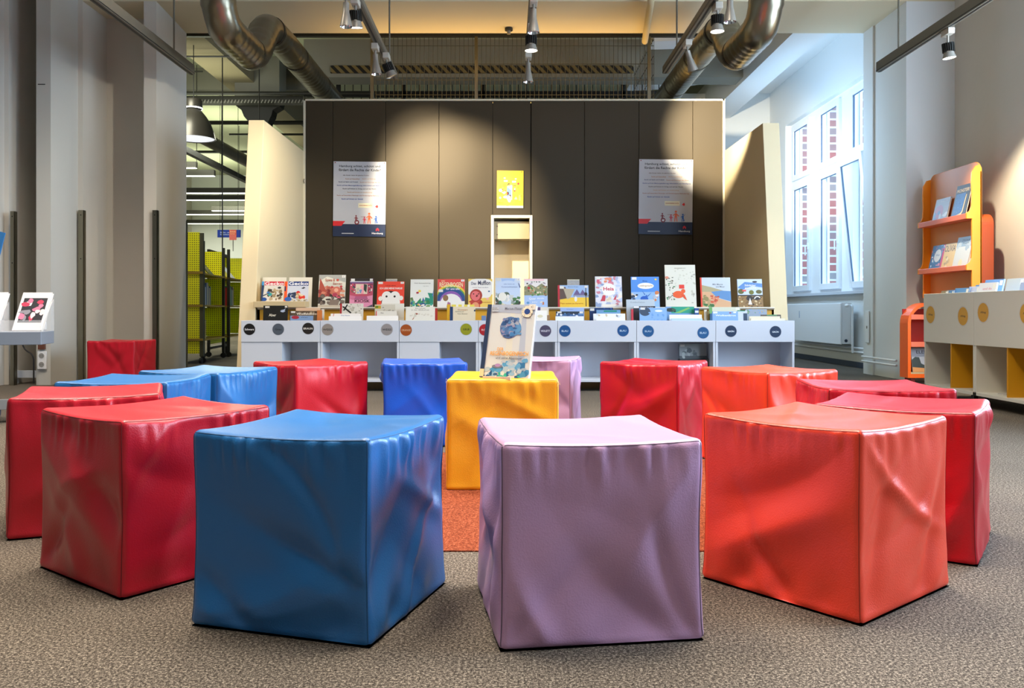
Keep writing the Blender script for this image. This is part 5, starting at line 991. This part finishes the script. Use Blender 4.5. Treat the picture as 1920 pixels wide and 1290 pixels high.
LITT = mat('lit_tube', 'ffffff', emit='fbfff2', estr=3.5)
on = ['nearest', 'second', 'third', 'fourth', 'fifth', 'sixth', 'farthest']
for i, (a, b_, py, y) in enumerate(LL):
    z = Z(py, y); x0 = X(a - 60 if a == 349 else a, y); x1 = X(b_, y)
    t = thing('linear_light', ((x0 + x1) / 2, y, z), on[i] + ' of the dark linear ceiling lights in the library', 'linear light', 'linear library lights'); h = (x1 - x0) / 2
    MB().box(-h, h, -.04, .04, .012, .10).build('housing', mat('linear_housing', '3c3b33', .5), t); MB().box(-h + .01, h - .01, -.035, .035, 0, .012).build('diffuser', LITT, t)
    for q in (-.5, .4): MB().cyl((q * h, 0, .1), (q * h, 0, 4.6 - z), .006, n=6).build('suspension_wire', DARKM, t)
tk = MB().box(-4.63, -4.55, 11.9, 16, 2.98, 3.06).build('light_track', DARKM); tag(tk, 'dark light track running away through the library ceiling', 'light track')
tr = thing('cable_tray', (0, 12.6, 0), 'long perforated cable tray across the library ceiling', 'cable tray')
MB().box(-5.4, X(572, 12.6), -.12, .12, Z(194, 12.6), Z(192, 12.6)).box(-5.4, X(572, 12.6), -.13, -.12, Z(194, 12.6), Z(184, 12.6)).build('tray', DARKM, tr)
rg2 = MB()
for k in range(60):
    x = -5.3 + k * .05
    rg2.prism([(x, Z(197, 12.6)), (x + .015, Z(197, 12.6)), (x + .035, Z(191, 12.6)), (x + .02, Z(191, 12.6))], -.131, -.128, 'y')
rg2.build('slots', GREYM, tr)
for i, (y, py, th_, a, b_, lb) in enumerate(((12.2, 175, .028, 340, 720, 'thick dark pipe above the cable tray'), (14.5, 230, .035, 340, 575, 'dark pipe level with the column capital'), (11.2, 106, .012, 340, 436, 'thin conduit near the top of the library opening'), (12.6, 134, .012, 340, 380, 'short thin conduit beside the left pier'), (15.5, 252, .02, 430, 575, 'thin pipe just above the left buttress'), (16, 285, .03, 340, 470, 'dark pipe behind the pendant lamp'))):
    tag(MB().tube([(X(a, y), y, Z(py, y)), (X(b_, y), y, Z(py, y))], th_, 8).build('ceiling_conduit', DARKM, smooth=True), lb, 'pipe', 'library ceiling pipes')
for i, px in enumerate((417, 486)):
    y = (11.5, 12.0)[i]; tag(MB().cyl((X(px, y), y, Z((500, 232)[i], y)), (X(px, y), y, 4.6), .009, n=6).build('hanging_rod', DARKM), ['long', 'short'][i] + ' thin hanging rod left of the buttress', 'rod', 'hanging rods')
tag(MB().tube([(-4.75, 12.5, 3.42), (-4.6, 18.5, 3.42)], .10, 16).build('round_duct', mat('tan_duct', '6c6552', .5, .4), smooth=True), 'slim round duct running back above the library lights', 'duct')
sg = thing('hanging_sign', (X(429, 14.0), 14.0, Z(445, 14)), 'blue hanging sign with white lettering over the yellow racks', 'sign')
MB().box(-.19, .19, 0, .03, 0, .125).build('board', mat('sign_blue', '1038a4', .5), sg)
m = MB(); art(m, [('t', 'Bilder- und', .35, .66, .45, .2, 'c8d4f0'), ('t', 'Kinderbücher', .35, .38, .45, .2, 'c8d4f0')], .38, .125); m.build('lettering', PRINTM, sg)
MB().cyl((-.15, .015, .125), (-.15, .015, 3), .004, n=6).cyl((.15, .015, .125), (.15, .015, 3), .004, n=6).build('wire', DARKM, sg)
sg = thing('shelf_sign', (X(436.5, 13.2), 13.2, Z(450, 13.2)), 'salmon red shelf sign in front of the blue hanging sign', 'sign')
MB().box(-.055, .055, 0, .01, 0, .16).build('board', mat('sign_salmon', 'd8604c', .5), sg)
m = MB(); art(m, [('t', 'Schule', .5, .82, .8, .16, 'f0c8a8'), ('t', 'Lernen', .45, .62, .7, .12, 'f0c8a8'), ('r', 0, 0, 1, .5, 'e0706a')], .11, .16); m.build('lettering', PRINTM, sg)
MB().cyl((0, .015, 1.66 - Z(450, 13.2)), (0, .015, .02), .006, n=6).build('post', DARKM, sg)
def perf():
    m = mat('yellow_pegboard', 'e4dc14', .5); n = m.node_tree.nodes; L = m.node_tree.links; b = n['Principled BSDF']
    t = n.new('ShaderNodeTexCoord'); s = n.new('ShaderNodeSeparateXYZ'); L.new(t.outputs['Object'], s.inputs[0]); prev = None
    su = n.new('ShaderNodeMath'); su.operation = 'ADD'; L.new(s.outputs[0], su.inputs[0]); L.new(s.outputs[1], su.inputs[1])
    for src in (su.outputs[0], s.outputs[2]):
        f = n.new('ShaderNodeMath'); f.operation = 'MULTIPLY'; f.inputs[1].default_value = 2 * math.pi / .03; L.new(src, f.inputs[0])
        g = n.new('ShaderNodeMath'); g.operation = 'COSINE'; L.new(f.outputs[0], g.inputs[0]); q = n.new('ShaderNodeMath'); q.operation = 'GREATER_THAN'; q.inputs[1].default_value = .3; L.new(g.outputs[0], q.inputs[0])
        if prev: mm = n.new('ShaderNodeMath'); mm.operation = 'MULTIPLY'; L.new(prev, mm.inputs[0]); L.new(q.outputs[0], mm.inputs[1]); prev = mm.outputs[0]
        else: prev = q.outputs[0]
    mx = n.new('ShaderNodeMix'); mx.data_type = 'RGBA'; mx.inputs[6].default_value = (*lin('f4ee14'), 1); mx.inputs[7].default_value = (*lin('3c3804'), 1)
    L.new(prev, mx.inputs[0]); L.new(mx.outputs[2], b.inputs['Base Color']); return m
PEG = perf(); SHW = mat('ochre_shelf', '9c7c28', .5)
def rack(x, y, rot, label, ln=1.35, endp=True):
    # local: length along +x, open side faces -y, depth +y
    t = thing('metal_rack', (x, y, 0), label, 'shelf rack', 'yellow metal book racks', (0, 0, rot)); H_ = 1.68; D_ = .34
    for a in (0, ln - .04):
        for d in (0, D_ - .04): MB().box(a, a + .04, d, d + .04, .09, H_).build('upright', DARKM, t)
    MB().box(0, ln, D_ - .04, D_, H_ - .05, H_).box(0, ln, D_ - .04, D_, .12, .16).build('crossbar', DARKM, t)
    MB().box(.04, ln - .04, D_ - .03, D_ - .015, .2, H_ - .06).build('back_panel', PEG, t)
    for z0, z1 in ((.34, .77), (.81, 1.21), (1.25, H_ - .06)): MB().box(ln - .055, ln - .045, .04, D_ - .04, z0, z1).build('end_panel', PEG, t)
    for z in (.31, .78, 1.22): MB().box(.0, ln, .0, D_ - .03, z, z + .022).build('shelf', SHW, t)
    for a in (.02, ln - .02):
        for d in (.02, D_ - .02):
            c = MB(); c.cyl((a - .015, d, .045), (a + .015, d, .045), .042, n=14); c.box(a - .02, a + .02, d - .015, d + .015, .05, .1); c.build('caster', BLACK, t)
    return t
# rack rotated so that its open side faces the passage on the right
r1 = rack(-4.14, 11.5, R(97), 'yellow and black metal rack with a pegboard end beside the left pier', 1.35)
# perforated end panel facing the room
ep = thing('pegboard_end', (X(362, 11.45), 11.42, 0), 'bright yellow pegboard end panel with shelf edges next to the pier', 'pegboard')
for z0, z1 in ((1.26, 1.79), (.80, 1.22), (.33, .77), (.14, .31)): MB().box(-.21, .10, 0, .012, z0, z1).build('panel', PEG, ep)
for z in (1.225, .775, .315): MB().box(-.21, .15, -.03, .0, z, z + .03).build('shelf_edge', SHW, ep)
MB().box(.10, .15, 0, .03, .1, 1.78).build('post', mat('olive_post', '4a4838', .5), ep)
for x in (-.1, .12):
    c = MB(); c.cyl((x - .015, 0, .045), (x + .015, 0, .045), .042, n=14); c.build('caster', BLACK, ep)
r2 = rack(-4.32, 13.1, R(97), 'second yellow and black metal rack farther back beside the buttress', 1.35)
SPC = ['d8d8d4', '2a5a9a', '8a9c88', '3a8a5a', '5c6c60', 'c8ccd0', '28467c', '7c8068', 'b4a88c', '4a5a58', '9c8468', '3c5c44', 'a8a49c', '6a5440', '1c3c78']
ords = ['first', 'second', 'third', 'fourth', 'fifth', 'sixth', 'seventh', 'eighth', 'ninth', 'tenth', 'eleventh', 'twelfth', 'thirteenth', 'fourteenth']
cn = {'d8d8d4': 'white', '2a5a9a': 'blue', '8a9c88': 'sage', '3a8a5a': 'green', '5c6c60': 'grey-green', 'c8ccd0': 'pale grey', '28467c': 'navy', '7c8068': 'olive', 'b4a88c': 'beige', '4a5a58': 'dark teal', '9c8468': 'tan', '3c5c44': 'dark green', 'a8a49c': 'light grey', '6a5440': 'brown', '1c3c78': 'deep blue', 'a82c28': 'red', 'c8b020': 'yellow'}
def spine_row(org, rot, s0, n, z, cols, where, grp, h=.3):
    M = Matrix.Rotation(rot, 4, 'Z'); s = s0
    for i in range(n):
        th_ = random.uniform(.03, .065); hh = h * random.uniform(.82, 1.08); cc = cols[i % len(cols)]
        p = M @ Vector((s + th_ / 2, .05, z + .0225)); p = (p.x + org[0], p.y + org[1], p.z)
        b = MB(); b.box(-th_ / 2, th_ / 2, 0, .2, 0, hh, cc); b.box(-th_ / 2 + .004, th_ / 2 - .004, .003, .201, hh * .999, hh + .0005, 'd8d4c8')
        o = b.build('shelved_book', PRINTM, loc=p, rot=(0, 0, rot)); tag(o, '%s book, %s %s' % (cn.get(cc, 'dark'), ords[i], where), 'book', grp)
        s += th_ + .003
spine_row((-4.14, 11.5), R(97), .06, 12, .78, SPC, 'of the middle shelf of the near yellow rack', 'books on the near yellow rack')
spine_row((-4.14, 11.5), R(97), .06, 6, .31, ['d8d8d4', 'd8d8d4', '2a5a9a', 'b4a88c', 'c8b020', '9c8468'], 'of the bottom shelf of the near yellow rack', 'books on the near yellow rack')
spine_row((-4.32, 13.1), R(97), .06, 10, .78, ['a82c28', '6a5440', 'a82c28', '8a9c88', '5c6c60', '3a8a5a', '4a5a58', '7c8068', '9c8468', '6a5440'], 'of the middle shelf of the far yellow rack', 'books on the far yellow rack')
for k, (s_, cc, lb) in enumerate(((.3, '6a5a44', 'brown picture book lying sloped on the top shelf of the near rack'), (.75, '3c4a40', 'dark green picture book lying sloped on the top shelf of the near rack'))):
    M = Matrix.Rotation(R(97), 4, 'Z') @ Vector((s_, .06, 1.245)); book(.3, .3, .012, cc, [('n', 12, .1, .1, .9, .9, .15, ['8a7a5c', '5a7a5a', '3a3a34'])], (M.x - 4.14, M.y + 11.5, M.z), lb, 40, 97)
for k, (s_, cc, lb) in enumerate(((.25, 'd8c83a', 'yellow picture book sloped on the top shelf of the far rack'), (.65, 'dcdcd8', 'white picture book sloped on the top shelf of the far rack'))):
    M = Matrix.Rotation(R(97), 4, 'Z') @ Vector((s_, .06, 1.245)); book(.3, .3, .012, cc, [], (M.x - 4.32, M.y + 13.1, M.z), lb, 40, 97)

# ------------------------------------------------------------------ left side details
for i, (px, py, y, w_, lb) in enumerate(((151.5, 394, 8.64, .055, 'steel corner guard at the left edge of the alcove'), (290, 394, 8.64, .05, 'steel corner guard at the right edge of the alcove'), (23, 396, 8.12, .04, 'steel corner guard at the far left beside the trolley'), (346.5, 414, 9.66, .03, 'thin steel corner guard on the far edge of the left pier'))):
    g = thing('corner_guard', (X(px, y), y, 0), lb, 'corner guard', 'steel corner guards'); z = Z(py, y)
    MB().box(-w_ / 2, w_ / 2, 0, .004, 0, z).box(w_ / 2 - .004, w_ / 2, .0, .05, 0, z).build('angle', GALV, g)
    MB().cyl((0, 0, z - .05), (0, -.003, z - .05), .006).cyl((0, 0, z - .5), (0, -.003, z - .5), .006).build('screw', DARKM, g)
so_ = thing('wall_socket', (X(80, 8.155), 8.155, Z(692, 8.155)), 'white double power socket on the grey casing at the left', 'socket')
MB().box(-.042, .042, -.02, .0, 0, .175).build('plate', WHITEP, so_, bev=.004)
for z in (.045, .13):
    MB().cyl((0, -.0202, z), (0, -.022, z), .031, n=20).build('rim', WHITEP, so_, smooth=True)
    MB().cyl((0, -.0225, z), (0, -.0228, z), .026, n=20).build('well', mat('socket_well', '9a9a98', .5), so_)
    MB().cyl((-.01, -.023, z), (-.01, -.0235, z), .003, n=8).cyl((.01, -.023, z), (.01, -.0235, z), .003, n=8).build('hole', BLACK, so_)
sk = thing('wall_socket', (X(80, 8.155), 8.155, Z(618, 8.155)), 'single socket with a dark opening above the double one', 'socket')
MB().box(-.04, .04, -.02, 0, 0, .075).build('plate', WHITEP, sk, bev=.004); MB().box(-.03, .0, -.0215, -.02, .02, .055).build('well', BLACK, sk)
sk = MB().box(-.03, .03, -.03, 0, 0, .06).cyl((0, -.015, .06), (0, -.015, .075), .014).build('adapter_plug', mat('brown_plug', '6a4030', .5), loc=(X(80, 8.155), 8.155, Z(655, 8.155))); tag(sk, 'small brown plug between the two sockets', 'plug')
for z_, nm in ((2.55, 'upper'), (3.22, 'top')):
    pass
tag(MB().box(-.035, .035, -.003, 0, 0, .008).build('casing_clip', BLACK, loc=(X(78, 8.158), 8.158, Z(159, 8.158))), 'short black slot on the grey wall casing', 'slot')
# trolley with acrylic compartments
TR = R(15); tl = thing('display_trolley', (-3.02 - .33 * math.cos(TR), 5.45 - .33 * math.sin(TR), 0), 'grey trolley with clear compartments of leaflets at the left edge', 'trolley', None, (0, 0, TR))
MB().box(-.75, .33, -.0, .32, .50, .585).build('tray', mat('trolley_grey', '8c96a4', .5, .2), tl, bev=.004)
MB().box(-.75, .33, .0, .006, .585, .66).build('front_screen', ACRY, tl)
MB().prism([(0, .585), (.32, .585), (.32, .80), (0, .62)], .324, .33, 'x').build('end_screen', ACRY, tl)
dv = MB()
for x in (-.2, .05): dv.prism([(0, .585), (.32, .585), (.32, .78), (0, .62)], x, x + .005, 'x')
dv.build('divider', ACRY, tl)
MB().tube(fillet([(-.1, .3, .50), (-.1, .3, .3), (.0, .25, .12)], .1), .02, 10).build('stem', BLACK, tl, smooth=True)
MB().box(-.75, .2, .0, .05, .085, .15).build('base_bar', mat('trolley_bar', 'a8acb0', .4, .5), tl, bev=.003)
for x, y in ((.17, .06), (-.02, .28)):
    c = MB(); c.cyl((x - .025, y, .045), (x + .025, y, .045), .045, n=18); c.build('caster', mat('blue_grey_wheel', '2c3a50', .4), tl, smooth=True)
    MB().box(x - .03, x + .03, y - .02, y + .02, .06, .1).build('caster_fork', CHROME, tl)
for k, (x, lb, it) in enumerate(((.14, 'white leaflet with a pink photo in the trolley', [('r', .1, .2, .9, .85, '2c2c34'), ('n', 14, .15, .25, .85, .8, .15, ['d87a9a', 'e8d8dc', 'c03a5a', '8a8a94'])]), (-.12, 'plain white leaflet beside the one with the pink photo', [('t', 'Info', .5, .85, .5, .06, '8a8c94')]))):
    book(.2, .29, .02, 'e6e6ea', it, (x, 0, 0), lb, 28, 0, name='leaflet_stack', cat='leaflets').location = (-3.35 + x, 5.58 + x * .27, .59)
tag(MB().box(-.06, .06, 0, .01, 0, .24).build('blue_folder', mat('folder_blue', '3a84c8', .5), loc=(-3.64, 5.9, 1.05), rot=(0, R(14), 0)), 'blue folder standing at the extreme left edge', 'folder')
fm = thing('round_stand', (-3.68, 5.86, .60), 'dark rounded holder with a brass rim at the left edge', 'holder')
MB().lathe([(0, 0), (.13, 0), (.13, .02), (0, .02)], n=32).build('disc', BLACK, fm, loc=(0, 0, .26), rot=(R(90), 0, 0), smooth=True)
MB().lathe([(.13, -.002), (.142, -.002), (.142, .022), (.13, .022)], n=32).build('rim', mat('brass_rim', '8a7a58', .4, .6), fm, loc=(0, 0, .26), rot=(R(90), 0, 0), smooth=True)
MB().box(-.02, .02, -.02, .0, -.015, .14).build('post', BLACK, fm)
cb = MB().tube(fillet([(-4.70, 8.1, .62), (-4.66, 8.1, .35), (-4.55, 8.08, .30), (-4.56, 8.1, .02)], .08), .007, 8).build('power_cable', BLACK, smooth=True); tag(cb, 'black power cable hanging beside the grey casing', 'cable')
